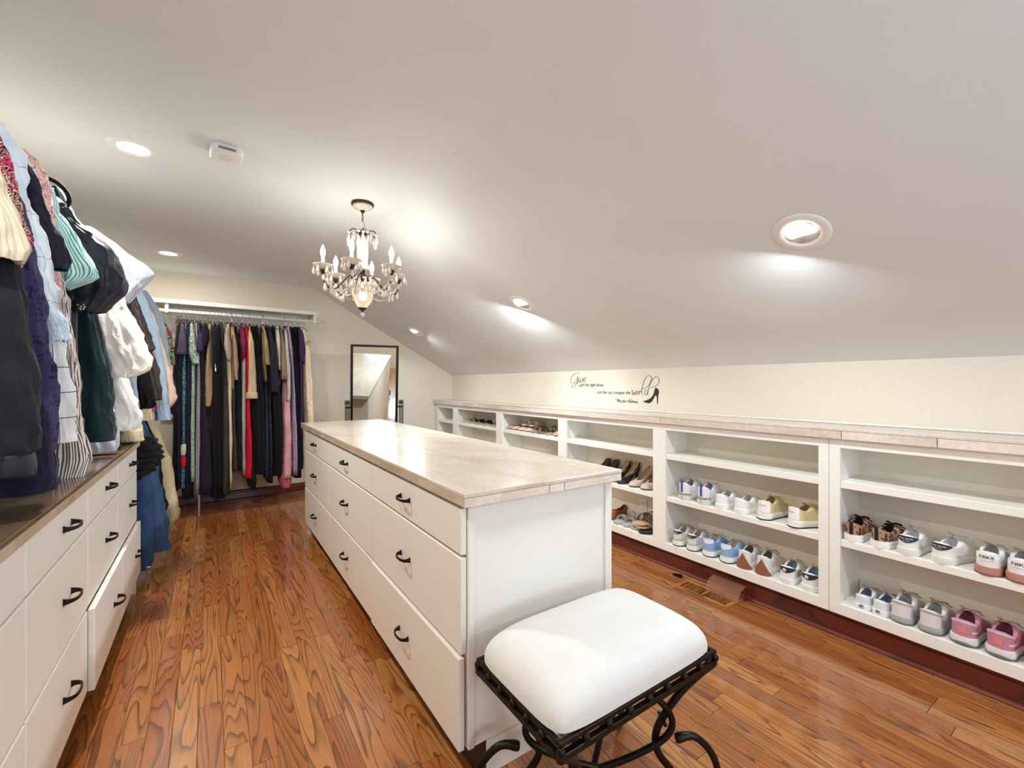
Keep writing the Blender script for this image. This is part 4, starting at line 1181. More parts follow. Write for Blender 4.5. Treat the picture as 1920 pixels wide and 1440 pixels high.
slide('upper grey flat sandal with brown crossed straps', (2.802, 2.17, ZS3 + .0255), OUT + .04, (.72, .68, .63), (.46, .37, .27), [(.30, .62, .062, .02), (.62, .30, .062, .02), (.16, .16, .055, .014)], h=.022, W=.098)
slide('lower tan sandal stacked on a black flip flop', (2.795, 2.085, ZS3 + .0205), OUT - .18, (.80, .62, .50), (.62, .50, .36), [], h=.012, W=.085, foot=(.82, .66, .54))
slide('upper tan sandal with gold buckled strap', (2.797, 2.085, ZS3 + .040), OUT - .25, (.80, .62, .50), (.55, .45, .30), [(.35, .55, .05, .018), (.62, .62, .04, .02)], h=.012, W=.085, foot=(.82, .66, .54))
slide('black flip flop at the right end of the sandal shelf', (2.775, 2.055, ZS3), OUT - .12, (.20, .19, .20), (.25, .24, .25), [(.55, .68, .03, .01)], h=.014, W=.095)
flat('navy flat with white trim leaning at the right end of the sandal shelf', (2.79, 2.022, ZS3 + .062), OUT + .05, (.20, .23, .34), (.7, .7, .7), sole=(.9, .9, .9), hh=.05, W=.08)
flat('rust brown shoe at the back of the sandal shelf', (2.784, 2.44, ZS3), OUT, (.56, .30, .20), (.4, .22, .15), hh=.09, W=.075, L=.20)
# --- third bay: flats and sandals on the top shelf, loafers below
cols = [((.70, .60, .54), (.55, .46, .40)), ((.82, .66, .62), (.6, .48, .44)), ((.86, .70, .66), (.62, .5, .46)), ((.85, .70, .68), (.6, .5, .46))]
for i, y in enumerate((3.845, 3.745, 3.63, 3.525)):
    c_, n_ = cols[i]
    flat(['taupe ballet flat, first in the row on the top shelf', 'rose ballet flat, second in the row on the top shelf', 'rose pink ballet flat, third in the row on the top shelf', 'pale pink ballet flat beside the cream slides'][i], (2.79, y, ZS1), OUT, c_, n_, L=.235, hh=.045, group='flats on the top shelf')
slide('left cream cut out slide lying over the pink flats', (2.79, 3.63, ZS1 + .05), OUT + .1, (.82, .76, .64), (.88, .83, .72), [(.55, .7, .04, .05), (.3, .42, .045, .03)], W=.085, L=.2)
slide('right cream cut out slide lying over the pink flats', (2.79, 3.50, ZS1 + .05), OUT + .05, (.82, .76, .64), (.88, .83, .72), [(.55, .7, .04, .05), (.3, .42, .045, .03)], W=.085, L=.2)
slide('silver sandal in the middle of the top shelf', (2.79, 3.40, ZS1), OUT, (.62, .58, .54), (.78, .76, .72), [(.55, .7, .04, .018), (.72, .55, .04, .018)], rough=.3, metal=.5)
slide('bronze sandal with buckle on the top shelf', (2.79, 3.29, ZS1), OUT - .05, (.50, .42, .34), (.52, .46, .40), [(.5, .66, .05, .02), (.68, .68, .035, .016), (.2, .2, .055, .014)], rough=.35, metal=.4)
slide('beige sandal beside the bronze one on the top shelf', (2.79, 3.19, ZS1), OUT + .04, (.70, .60, .50), (.72, .64, .52), [(.6, .6, .04, .02), (.4, .5, .045, .014)])
flat('coral pink flat at the right end of the top shelf', (2.79, 3.07, ZS1), OUT, (.86, .60, .54), (.7, .5, .45), hh=.055, W=.08, group='flats on the top shelf')
for i, (y, s) in enumerate(((3.20, 'left'), (3.08, 'right'))):
    flat(f'{s} dark navy loafer with white piping', (XH + .004, y, ZS2), IN + .7, (.16, .15, .22), (.30, .28, .36), sole=(.14, .12, .14), L=.25, hh=.075, name='loafer', W=.09)
# --- second bay: sandals on the top shelf
sp = [((.76, .70, .60), (.80, .76, .66), 'pale beige thong sandal, leftmost on the second bay shelf'), ((.72, .66, .56), (.16, .14, .18), 'beige sandal with black straps on the second bay shelf'), ((.66, .58, .48), (.12, .12, .2), 'sandal with wide dark navy band on the second bay shelf'), ((.70, .62, .50), (.12, .12, .2), 'second navy banded sandal on the second bay shelf'), ((.74, .66, .54), (.72, .62, .46), 'tan slide with wide band, rightmost on the second bay shelf')]
for i, y in enumerate((4.83, 4.69, 4.53, 4.36, 4.17)):
    a, b, lab = sp[i]
    slide(lab, (2.79, y, ZS1), OUT + .1, a, b, [(.5, .66, .04, .05 if i > 1 else .012), (.7, .55, .045, .012)], W=.10, L=.25)

# ================================================================ hanging clothes
LG={
'G1':(1.45,[(-0.426,-0.384,1.679),(-0.426,-0.364,1.604),(-0.426,-0.356,1.546),(-0.426,-0.358,1.524)]),
'G2':(1.56,[(-0.47,-0.422,1.826),(-0.466,-0.409,1.78),(-0.462,-0.399,1.74),(-0.454,-0.38,1.647),(-0.445,-0.372,1.604),(-0.437,-0.378,1.564),(-0.424,-0.394,1.528)]),
'G3':(1.5,[(-0.452,-0.383,1.554),(-0.452,-0.375,1.493),(-0.452,-0.364,1.423),(-0.452,-0.354,1.316),(-0.452,-0.344,1.172),(-0.452,-0.341,1.1),(-0.452,-0.349,1.087),(-0.448,-0.353,1.037)]),
'G3b':(1.62,[(-0.488,-0.399,1.408),(-0.488,-0.381,1.276),(-0.488,-0.36,1.143),(-0.488,-0.352,1.062),(-0.488,-0.348,1.002),(-0.488,-0.351,0.971)]),
'G4':(1.72,[(-0.453,-0.414,1.663),(-0.449,-0.408,1.636),(-0.444,-0.394,1.537),(-0.439,-0.376,1.369),(-0.436,-0.362,1.286),(-0.434,-0.357,1.235),(-0.434,-0.361,1.116),(-0.434,-0.364,1.068),(-0.43,-0.37,1.046),(-0.434,-0.372,0.967)]),
'G5':(1.85,[(-0.557,-0.498,1.993),(-0.538,-0.483,1.966),(-0.518,-0.458,1.906),(-0.498,-0.446,1.816),(-0.477,-0.434,1.729),(-0.462,-0.413,1.622),(-0.435,-0.392,1.501),(-0.424,-0.379,1.439),(-0.415,-0.361,1.379)]),
'G6':(2.08,[(-0.477,-0.424,1.48),(-0.464,-0.41,1.403),(-0.458,-0.404,1.285),(-0.452,-0.394,1.177),(-0.447,-0.39,1.105),(-0.446,-0.389,1.053)]),
'G7':(2.16,[(-0.459,-0.432,1.584),(-0.456,-0.406,1.399),(-0.451,-0.397,1.212),(-0.456,-0.386,1.099),(-0.46,-0.375,1.056),(-0.463,-0.367,0.986),(-0.467,-0.381,0.917)]),
'G8':(2.0,[(-0.479,-0.463,1.892),(-0.479,-0.441,1.824),(-0.47,-0.416,1.742),(-0.461,-0.398,1.702),(-0.444,-0.383,1.657),(-0.437,-0.393,1.622)]),
'G9':(2.12,[(-0.525,-0.511,2.026),(-0.517,-0.485,1.985),(-0.511,-0.468,1.933),(-0.486,-0.453,1.853),(-0.473,-0.445,1.738),(-0.463,-0.437,1.634),(-0.454,-0.436,1.54)]),
'G10':(2.28,[(-0.506,-0.484,1.895),(-0.493,-0.435,1.82),(-0.484,-0.396,1.745),(-0.475,-0.363,1.679),(-0.468,-0.372,1.644),(-0.465,-0.437,1.603)]),
'G11':(2.6,[(-0.568,-0.53,2.074),(-0.557,-0.485,1.969),(-0.549,-0.468,1.858),(-0.509,-0.435,1.705),(-0.488,-0.416,1.575),(-0.485,-0.382,1.387),(-0.486,-0.366,1.184),(-0.475,-0.371,1.138),(-0.48,-0.355,1.056),(-0.465,-0.362,1.003)]),
'G12':(2.45,[(-0.49,-0.444,1.894),(-0.484,-0.381,1.832),(-0.484,-0.336,1.771),(-0.484,-0.313,1.707),(-0.487,-0.308,1.653),(-0.48,-0.345,1.597),(-0.469,-0.384,1.543)]),
'G13':(3.0,[(-0.537,-0.498,2.028),(-0.51,-0.428,1.974),(-0.474,-0.339,1.903),(-0.442,-0.253,1.835),(-0.418,-0.284,1.774),(-0.402,-0.327,1.717),(-0.385,-0.365,1.669)]),
'G14':(2.9,[(-0.424,-0.38,1.709),(-0.457,-0.348,1.622),(-0.443,-0.291,1.461),(-0.404,-0.255,1.34),(-0.384,-0.328,1.283)]),
'G15':(3.05,[(-0.49,-0.45,1.604),(-0.48,-0.417,1.414),(-0.46,-0.36,1.188),(-0.45,-0.317,1.073),(-0.429,-0.341,1.008)]),
'G16':(2.75,[(-0.478,-0.396,1.126),(-0.474,-0.37,1.022),(-0.467,-0.368,0.965),(-0.453,-0.376,0.937)]),
'G17':(3.25,[(-0.431,-0.372,1.398),(-0.395,-0.351,1.113)]),
'G18':(3.4,[(-0.394,-0.356,1.5),(-0.385,-0.324,1.312),(-0.375,-0.289,1.137),(-0.365,-0.311,1.102)]),
'G19':(3.18,[(-0.422,-0.355,1.161),(-0.395,-0.333,1.031),(-0.393,-0.328,0.996),(-0.386,-0.321,0.936)]),
'G20':(3.55,[(-0.401,-0.338,1.248),(-0.391,-0.325,1.116),(-0.381,-0.315,1.023)]),
'G21':(3.66,[(-0.362,-0.325,1.386),(-0.338,-0.308,1.073)]),
'G22':(3.78,[(-0.374,-0.324,1.461),(-0.346,-0.302,1.213),(-0.335,-0.296,1.095)]),
'G23':(3.6,[(-0.447,-0.402,1.812),(-0.425,-0.358,1.649),(-0.371,-0.306,1.485),(-0.361,-0.314,1.451),(-0.335,-0.285,1.316),(-0.311,-0.269,1.146)]),
'G24':(4.0,[(-0.435,-0.381,1.796),(-0.395,-0.322,1.624),(-0.352,-0.284,1.324),(-0.313,-0.257,1.057),(-0.311,-0.247,0.992)]),
'G25':(4.15,[(-0.404,-0.368,1.762),(-0.365,-0.31,1.562),(-0.319,-0.241,1.248),(-0.313,-0.225,1.137),(-0.301,-0.263,1.074)]),
'G26':(4.28,[(-0.435,-0.348,1.831),(-0.386,-0.31,1.734),(-0.345,-0.278,1.492),(-0.304,-0.252,1.207)]),
'G27':(4.4,[(-0.338,-0.265,1.332),(-0.299,-0.242,1.121),(-0.292,-0.235,1.011)]),
'G28':(4.5,[(-0.366,-0.333,1.769),(-0.339,-0.272,1.635),(-0.326,-0.258,1.506),(-0.306,-0.251,1.403)]),
'J1':(3.62,[(-0.414,-0.358,0.744),(-0.409,-0.329,0.624),(-0.404,-0.316,0.437),(-0.404,-0.318,0.167),(-0.404,-0.342,0.075)]),
'J2':(3.85,[(-0.403,-0.339,0.672),(-0.397,-0.319,0.58),(-0.381,-0.293,0.378),(-0.367,-0.261,0.192),(-0.353,-0.253,0.113)]),
'J3':(4.0,[(-0.366,-0.319,0.626),(-0.352,-0.296,0.453),(-0.325,-0.272,0.278),(-0.308,-0.266,0.181)]),
'J4':(3.52,[(-0.398,-0.368,0.902),(-0.393,-0.317,0.861),(-0.393,-0.276,0.787),(-0.393,-0.291,0.705),(-0.393,-0.312,0.657),(-0.391,-0.333,0.625)]),
'J4b':(3.72,[(-0.4,-0.341,0.873),(-0.4,-0.286,0.822),(-0.394,-0.258,0.765),(-0.389,-0.275,0.688),(-0.378,-0.314,0.62)]),
'J5':(4.1,[(-0.376,-0.315,0.783),(-0.361,-0.306,0.627),(-0.327,-0.288,0.43),(-0.318,-0.272,0.35),(-0.309,-0.285,0.303)]),
'J6':(4.35,[(-0.341,-0.302,0.726),(-0.328,-0.276,0.625),(-0.312,-0.243,0.414),(-0.299,-0.222,0.22),(-0.289,-0.233,0.178)]),
}
BG=[
('black', 5.1, [(-0.255, 0.0098, 1.819), (-0.251, 0.0335, 1.714), (-0.272, 0.0353, 1.346), (-0.284, 0.0234, 0.856), (-0.286, 0.0254, 0.258)], None, None, 'black long dress, leftmost on the back rod'),
('plum', 5.088, [(-0.227, 0.0059, 1.81), (-0.221, 0.0317, 1.715), (-0.244, 0.0276, 1.469), (-0.256, 0.0275, 0.855), (-0.264, 0.0274, 0.283)], [(-0.228, 0.0079, 1.803), (-0.226, 0.0296, 1.64), (-0.23, 0.0374, 1.522)], 'plumgrey', 'dark plum maxi dress with a grey purple short sleeve near the left end'),
('tealp', 5.076, [(-0.208, 0.0119, 1.78), (-0.216, 0.0198, 1.395), (-0.22, 0.0158, 0.854), (-0.222, 0.0178, 0.509), (-0.226, 0.0178, 0.279)], None, None, 'teal sequinned long dress beside the plum maxi dress'),
('navy', 5.1, [(-0.189, 0.012, 1.814), (-0.177, 0.0362, 1.645), (-0.181, 0.0322, 0.85), (-0.197, 0.04, 0.174)], None, None, 'navy long dress between teal and pale green sequins'),
('seq', 5.076, [(-0.16, 0.008, 1.814), (-0.15, 0.0262, 1.719), (-0.146, 0.0182, 1.422), (-0.15, 0.0182, 0.85), (-0.154, 0.0141, 0.333)], [(-0.158, 0.006, 1.807), (-0.15, 0.0261, 1.643), (-0.146, 0.0302, 1.534), (-0.127, 0.0283, 1.436)], 'seqs', 'pale green sequinned dress with a twisted teal sleeve'),
('bwprint', 5.076, [(-0.124, 0.0081, 1.787), (-0.106, 0.0184, 1.448), (-0.11, 0.0184, 0.848), (-0.122, 0.0183, 0.18)], None, None, 'grey and white print dress with a trailing sash'),
('plum', 5.088, [(-0.096, 0.0123, 1.82), (-0.087, 0.0288, 1.599), (-0.067, 0.0414, 1.047), (-0.054, 0.054, 0.544), (-0.058, 0.0664, 0.195)], [(-0.087, 0.0123, 1.723), (-0.089, 0.0266, 1.547)], 'violet', 'wide dark plum gown left of the black puff sleeve'),
('black', 5.088, [(-0.058, 0.0166, 1.823), (-0.05, 0.0332, 1.651), (-0.042, 0.0167, 1.349), (-0.034, 0.0167, 0.944)], [(-0.054, 0.0124, 1.821), (-0.05, 0.0331, 1.689), (-0.052, 0.0186, 1.599)], 'black', 'black top with a short puff sleeve'),
('tan', 5.064, [(-0.019, 0.0104, 1.829), (-0.021, 0.0208, 1.651), (-0.027, 0.0354, 1.398), (-0.029, 0.0374, 1.147), (-0.035, 0.027, 1.036)], None, None, 'long tan ribbed cardigan with thin stripes'),
('black', 5.076, [(0.021, 0.0211, 1.807), (0.04, 0.0446, 1.552), (0.045, 0.0489, 1.146), (0.055, 0.0469, 0.535), (0.064, 0.047, 0.223)], [(0.027, 0.0232, 1.795), (0.027, 0.0316, 1.551), (0.029, 0.0211, 1.4)], 'black', 'black jumper dress with a white tag on its side'),
('black', 5.1, [(0.055, 0.0129, 1.802), (0.06, 0.0343, 1.35), (0.056, 0.0557, 0.328), (0.051, 0.0599, 0.14)], None, None, 'black gown reaching low with a dangling belt'),
('char', 5.088, [(0.077, 0.0086, 1.803), (0.103, 0.026, 1.35), (0.111, 0.0347, 0.527), (0.111, 0.0391, 0.172)], None, None, 'charcoal skirt hanging low beside the cream dress'),
('zebra', 5.064, [(0.119, 0.0087, 1.803), (0.121, 0.0195, 1.659), (0.124, 0.013, 1.469), (0.126, 0.0108, 1.247)], [(0.119, 0.0086, 1.791), (0.121, 0.0237, 1.631), (0.134, 0.0108, 1.468)], 'zebra', 'cream and black zebra print blouse'),
('cream', 5.076, [(0.133, 0.0087, 1.816), (0.135, 0.0196, 1.454), (0.144, 0.0196, 0.834), (0.148, 0.0153, 0.228)], None, None, 'cream long slip dress in the middle of the back rod'),
('olive', 5.088, [(0.161, 0.0066, 1.809), (0.17, 0.0154, 1.351), (0.177, 0.0132, 0.831), (0.19, 0.0266, 0.388)], None, None, 'narrow olive long dress right of the cream slip'),
('beige', 5.076, [(0.159, 0.0088, 1.834), (0.161, 0.0197, 1.558), (0.161, 0.0154, 1.196)], None, None, 'dark beige jacket half hidden beside the olive dress'),
('beige2', 5.064, [(0.167, 0.0088, 1.833), (0.18, 0.0264, 1.61), (0.194, 0.0265, 1.289)], None, None, 'short beige jacket with a square sleeve end'),
('navyb', 5.1, [(0.197, 0.0111, 1.834), (0.211, 0.0245, 1.352), (0.217, 0.0358, 0.829), (0.22, 0.038, 0.389)], None, None, 'dark navy dress behind the zebra striped gown'),
('magl', 5.088, [(0.25, 0.0202, 1.815), (0.257, 0.0316, 1.667), (0.257, 0.0225, 1.458)], None, None, 'magenta lace top above the zebra gown'),
('zebra2', 5.076, [(0.256, 0.009, 1.773), (0.261, 0.0225, 1.457), (0.259, 0.0202, 0.828), (0.263, 0.0158, 0.344)], None, None, 'black and white zebra gown next to the red dress'),
('red', 5.076, [(0.286, 0.0113, 1.817), (0.297, 0.0182, 1.564), (0.293, 0.0227, 1.037), (0.304, 0.0341, 0.615), (0.297, 0.0364, 0.311)], None, None, 'bright red long dress'),
('camel', 5.052, [(0.314, 0.0091, 1.816), (0.319, 0.0273, 1.668), (0.326, 0.0433, 1.352), (0.323, 0.0501, 1.169), (0.326, 0.0524, 1.106)], None, None, 'large beige blazer with a turned cuff over the red dress'),
('black', 5.088, [(0.348, 0.0138, 1.844), (0.372, 0.0371, 1.141), (0.39, 0.056, 0.608), (0.4, 0.0561, 0.341)], None, None, 'black dress with flared hem right of the red dress'),
('ruff', 5.1, [(0.322, 0.023, 1.035), (0.322, 0.0413, 0.399), (0.331, 0.0414, 0.266), (0.342, 0.03, 0.188)], None, None, 'black ruffled hem dress peeking out below the red dress'),
('navyb', 5.1, [(0.382, 0.014, 1.848), (0.396, 0.0328, 1.354), (0.419, 0.0377, 0.818), (0.436, 0.0355, 0.343)], None, None, 'dark navy dress left of the gold print dress'),
('goldp', 5.076, [(0.431, 0.0094, 1.774), (0.429, 0.0118, 1.569), (0.445, 0.0189, 1.355), (0.452, 0.0165, 1.274)], None, None, 'black dress with gold print panels'),
('khaki', 5.064, [(0.437, 0.0071, 1.848), (0.454, 0.0189, 1.677), (0.463, 0.0331, 1.489), (0.473, 0.019, 1.441)], None, None, 'khaki half sleeve blouse with a rolled cuff'),
('teald', 5.088, [(0.451, 0.0142, 1.409), (0.463, 0.0166, 0.815), (0.461, 0.0237, 0.298)], None, None, 'dark teal narrow dress'),
('bseq', 5.088, [(0.477, 0.0167, 1.41), (0.489, 0.0239, 0.814), (0.494, 0.0287, 0.24)], None, None, 'black dress sprinkled with silver sequins'),
('navyb2', 5.052, [(0.481, 0.019, 1.849), (0.507, 0.0358, 1.624), (0.529, 0.0432, 1.355), (0.536, 0.0457, 1.166)], None, None, 'boxy dark navy blazer in the right half of the rod'),
('black', 5.088, [(0.528, 0.0097, 1.858), (0.557, 0.034, 1.165), (0.567, 0.0439, 0.538), (0.555, 0.0608, 0.307)], None, None, 'black dress below the navy blazer'),
('lgrey', 5.064, [(0.561, 0.017, 1.852), (0.561, 0.0218, 1.683), (0.574, 0.0146, 1.395)], None, None, 'pale grey ruched top with black loops'),
('taupe', 5.064, [(0.593, 0.0098, 1.838), (0.605, 0.0221, 1.63), (0.613, 0.0295, 1.297)], None, None, 'taupe jacket with straight sleeve'),
('silver', 5.052, [(0.636, 0.0099, 1.829), (0.638, 0.0222, 1.631), (0.658, 0.0174, 1.247), (0.653, 0.0272, 1.072)], None, None, 'light silver cardigan over the pink dress'),
('pink', 5.076, [(0.644, 0.0298, 1.357), (0.646, 0.0422, 1.027), (0.656, 0.0473, 0.587), (0.649, 0.0497, 0.264)], None, None, 'pale pink long dress'),
('redfl', 5.088, [(0.65, 0.0299, 1.026), (0.641, 0.0497, 0.367), (0.638, 0.062, 0.27), (0.643, 0.0422, 0.168)], None, None, 'red floral skirt hem hanging below the pink dress'),
('purp', 5.064, [(0.665, 0.0124, 1.854), (0.675, 0.0274, 1.633), (0.697, 0.015, 1.386), (0.717, 0.0302, 0.804), (0.725, 0.0278, 0.293)], None, None, 'purple and white print dress'),
('navyb', 5.076, [(0.699, 0.0101, 1.858), (0.724, 0.0253, 1.47), (0.744, 0.0305, 0.801), (0.752, 0.0382, 0.261)], None, None, 'dark navy dress right of the purple print'),
('black', 5.076, [(0.737, 0.0127, 1.861), (0.754, 0.0255, 1.359), (0.77, 0.0307, 0.8), (0.777, 0.0282, 0.352)], None, None, 'black long dress with straight skirt near the right end'),
('lace', 5.064, [(0.768, 0.0153, 1.862), (0.776, 0.0179, 1.694), (0.776, 0.0179, 1.359), (0.781, 0.023, 0.688)], [(0.778, 0.0127, 1.777), (0.783, 0.0281, 1.609), (0.785, 0.0153, 1.482)], 'lace', 'dark dress with a lace sleeve near the right end'),
('peach', 5.052, [(0.81, 0.0129, 1.841), (0.823, 0.031, 1.639), (0.838, 0.0415, 1.359), (0.854, 0.0468, 1.023), (0.864, 0.0469, 0.815)], None, None, 'white and peach floral robe at the right end'),
]
def cloth_tube(name, st, m, parent, off, n=20, k=4, rip=.10, seed=0, open_end=True, wr=.006, p=2.4, cap_top=True):
    """st: (cx, cy, cz, half width X, half depth Y) from the top down; folds run down the cloth"""
    rr = random.Random(seed); f1, f2, f3 = rr.uniform(0, 6), rr.uniform(0, 6), rr.uniform(0, 6)
    S = cr(st, k); rows_ = []; uvs = []; ln = 0; ztop = S[0][2]; zbot = S[-1][2]; prev = None
    amean = sum(s[3] + s[4] for s in S) / len(S)
    for i, (cx, cy, cz, a, b) in enumerate(S):
        a = max(a, .003); b = max(b, .003)
        if prev: ln += math.dist(prev, (cx, cy, cz))
        prev = (cx, cy, cz)
        dn = (ztop - cz) / max(ztop - zbot, .01)
        am = rip * (.35 + .65 * dn)
        ring = []; uv = []
        for j in range(n + 1):
            th = PI / 2 + 2 * PI * (j % n) / n
            c, s = math.cos(th), math.sin(th)
            q = (abs(c) ** p + abs(s) ** p) ** (-1 / p)
            w = 1 + am * (.55 * math.sin(3 * th + f1 + 2.2 * dn) + .45 * math.sin(5 * th + f2 - 3 * dn) + .3 * math.sin(8 * th + f3 + 1.5 * dn))
            nz = noise.noise(Vector((cx * 9 + c * 1.4 + seed, s * 1.4 + seed * .7, cz * 8)))
            nz2 = noise.noise(Vector((c * 2.2 + seed * 1.3, s * 2.2, cz * 22)))
            rg = 1 - abs(noise.noise(Vector((c * 1.9 + seed * .37, s * 1.9 - seed * .21, cz * 2.6 + seed))))
            rg2 = 1 - abs(noise.noise(Vector((c * 3.1 + seed, s * 3.1 + cz * 5.0, cz * 9.0))))
            d = wr * (nz * 1.2 + nz2 * .7 + 1.3 * (rg ** 5 - .3) * (.4 + dn) + .8 * (rg2 ** 6 - .25))
            ring.append((cx + a * c * q * w + d * c, cy + b * s * q * w + d * s, cz + .25 * d))
            uv.append((j / n * 2 * PI * amean * .75, -ln))
        rows_.append(ring); uvs.append(uv)
    if open_end:
        e = rows_[-1]; cx, cy, cz = S[-1][:3]
        for sc_, dz_ in ((.93, 0), (.86, .012), (.78, .07)):
            rows_.append([(cx + (x - cx) * sc_, cy + (y - cy) * sc_, z + dz_) for x, y, z in e]); uvs.append(uvs[-1])
    mb = MB()
    mb.rows(rows_, False, cap_top, True, uv=lambda i, j: uvs[i][j])
    return mb.build(name, m, parent, True, off=off)

F = {}
def fab(k, *a, **kw):
    F[k] = fabric(k, *a, **kw)
fab('cream_knit', (.86, .82, .74), (.78, .73, .64), 'stripe', .012, .95, .4)
fab('floral', (.12, .12, .20), (.85, .78, .62), 'scribble', 34, .9, c3=(.80, .16, .36))
fab('blazer', (.125, .12, .15), rough=.85)
fab('navy_jersey', (.10, .10, .20), rough=.9)
fab('paisley', (.235, .22, .37), (.14, .13, .24), 'paisley', 19, .9)
fab('pale_shirt', (.84, .89, .94), (.55, .65, .75), 'hstripe', .13, .85, .02)
fab('pane', (.90, .90, .91), (.22, .26, .42), 'pane', .085, .85, .035)
fab('brown_stripe', (.90, .87, .84), (.36, .28, .28), 'stripe', .0075, .85, .45)
fab('ink', (.11, .11, .18), rough=.85); fab('inkcuff', (.10, .22, .36), rough=.85)
fab('peach', (.90, .74, .72), (.72, .52, .60), 'scribble', 16, .85, c3=(.95, .80, .70))
fab('aqua', (.80, .93, .90), (.30, .62, .64), 'stripe', .0105, .85, .42)
fab('green_velvet', (.035, .165, .175), rough=.8, sheen=.15)
fab('satin', (.095, .09, .15), rough=.35, sheen=.1)
fab('blue_stripe', (.88, .90, .93), (.40, .50, .64), 'stripe', .0095, .85, .42)
fab('eyelet', (.93, .91, .87), (.74, .70, .64), 'spots', 18, .85, .13)
fab('white_poplin', (.92, .92, .91), rough=.8)
fab('lavender', (.74, .75, .82), rough=.9)
fab('pale_blue', (.64, .72, .80), rough=.95, sheen=.3)
fab('black', (.06, .05, .075), rough=.9)
fab('cream', (.84, .78, .64), rough=.9)
fab('cream_pleat', (.86, .80, .66), (.74, .66, .52), 'stripe', .012, .9, .3)
fab('magenta', (.80, .22, .58), rough=.85)
fab('knit_brown', (.66, .55, .47), (.52, .42, .36), 'hstripe', .008, .95, .4)
fab('leather', (.20, .165, .165), rough=.38, sheen=0)
fab('chambray', (.60, .69, .77), rough=.9)
fab('blush', (.86, .74, .68), rough=.85)
fab('grey_knit', (.55, .60, .66), rough=.9)
fab('tropic', (.08, .26, .22), (.85, .20, .42), 'scribble', 13, .85, c3=(.45, .75, .40))
fab('denim', (.20, .30, .45), (.16, .25, .40), 'stripe', .004, .9, .5, var=.45)
fab('denim2', (.27, .38, .53), (.21, .32, .47), 'stripe', .004, .9, .5, var=.45)
fab('plum', (.14, .12, .20), rough=.9); fab('plumgrey', (.30, .26, .34), rough=.9); fab('violet', (.20, .16, .30), rough=.9)
fab('navy', (.12, .12, .22), rough=.9); fab('navyb', (.085, .08, .125), rough=.9); fab('navyb2', (.15, .135, .19), rough=.9)
fab('tealp', (.10, .26, .36), (.16, .42, .52), 'sequin', 110, .5, c3=(.62, .76, .80))
fab('seq', (.62, .72, .64), (.30, .42, .40), 'sequin', 120, .5, c3=(.85, .88, .78)); fab('seqs', (.58, .66, .60), (.22, .36, .38), 'sequin', 120, .5, c3=(.85, .88, .78))
fab('bwprint', (.74, .72, .74), (.32, .31, .36), 'zebra', 60, .85)
fab('tan', (.70, .60, .47), (.58, .47, .35), 'stripe', .01, .9, .35)
fab('char', (.24, .235, .24), rough=.9)
fab('zebra', (.86, .80, .70), (.16, .13, .14), 'zebra', 50, .85); fab('zebra2', (.88, .87, .84), (.12, .11, .14), 'zebra', 42, .85)
fab('olive', (.26, .24, .18), rough=.9); fab('beige', (.58, .46, .36), rough=.9); fab('beige2', (.74, .62, .50), rough=.9); fab('camel', (.78, .69, .55), rough=.9)
fab('magl', (.42, .08, .22), (.20, .05, .12), 'scribble', 40, .8, c3=(.62, .14, .30))
fab('red', (.82, .03, .20), rough=.8); fab('ruff', (.07, .06, .075), rough=.9)
fab('goldp', (.13, .11, .13), (.72, .62, .44), 'scribble', 26, .7, c3=(.55, .42, .30)); fab('khaki', (.62, .56, .38), rough=.85)
fab('teald', (.14, .24, .29), rough=.85); fab('bseq', (.10, .09, .13), (.80, .80, .80), 'spots', 36, .6, .12)
fab('lgrey', (.80, .78, .74), rough=.85); fab('taupe', (.62, .53, .45), rough=.9); fab('silver', (.78, .76, .72), rough=.8)
fab('pink', (.87, .66, .69), rough=.75); fab('redfl', (.78, .10, .22), (.92, .84, .82), 'scribble', 24, .8, c3=(.60, .05, .15))
fab('purp', (.76, .72, .80), (.42, .26, .50), 'scribble', 20, .85, c3=(.55, .30, .55)); fab('lace', (.14, .10, .19), (.34, .22, .40), 'scribble', 60, .8, c3=(.22, .15, .28))
fab('peachfl', (.93, .90, .85), (.88, .68, .55), 'scribble', 9, .85, c3=(.86, .72, .48))

# one hanger: hook and shoulder bar, bar along local X
def make_hanger(name, label, m_hook, m_bar, group, r=.0028, half=.19):
    h = thing(name, label, 'hanger', (0, 0, 0), 0, group)
    MB().tube(cr([(.0, 0, -.075), (0, 0, -.03), (.002, 0, -.022), (.0205, 0, -.006), (.0185, 0, .012), (0, 0, .0205), (-.0185, 0, .012), (-.0195, 0, -.002)], 4), .0016, 6).build('hook', m_hook, h, True)
    MB().tube(cr([(-half, 0, -.135), (-half * .5, 0, -.10), (0, 0, -.072), (half * .5, 0, -.10), (half, 0, -.135)], 3), r, 6).build('shoulder_bar', m_bar, h, True)
    return h

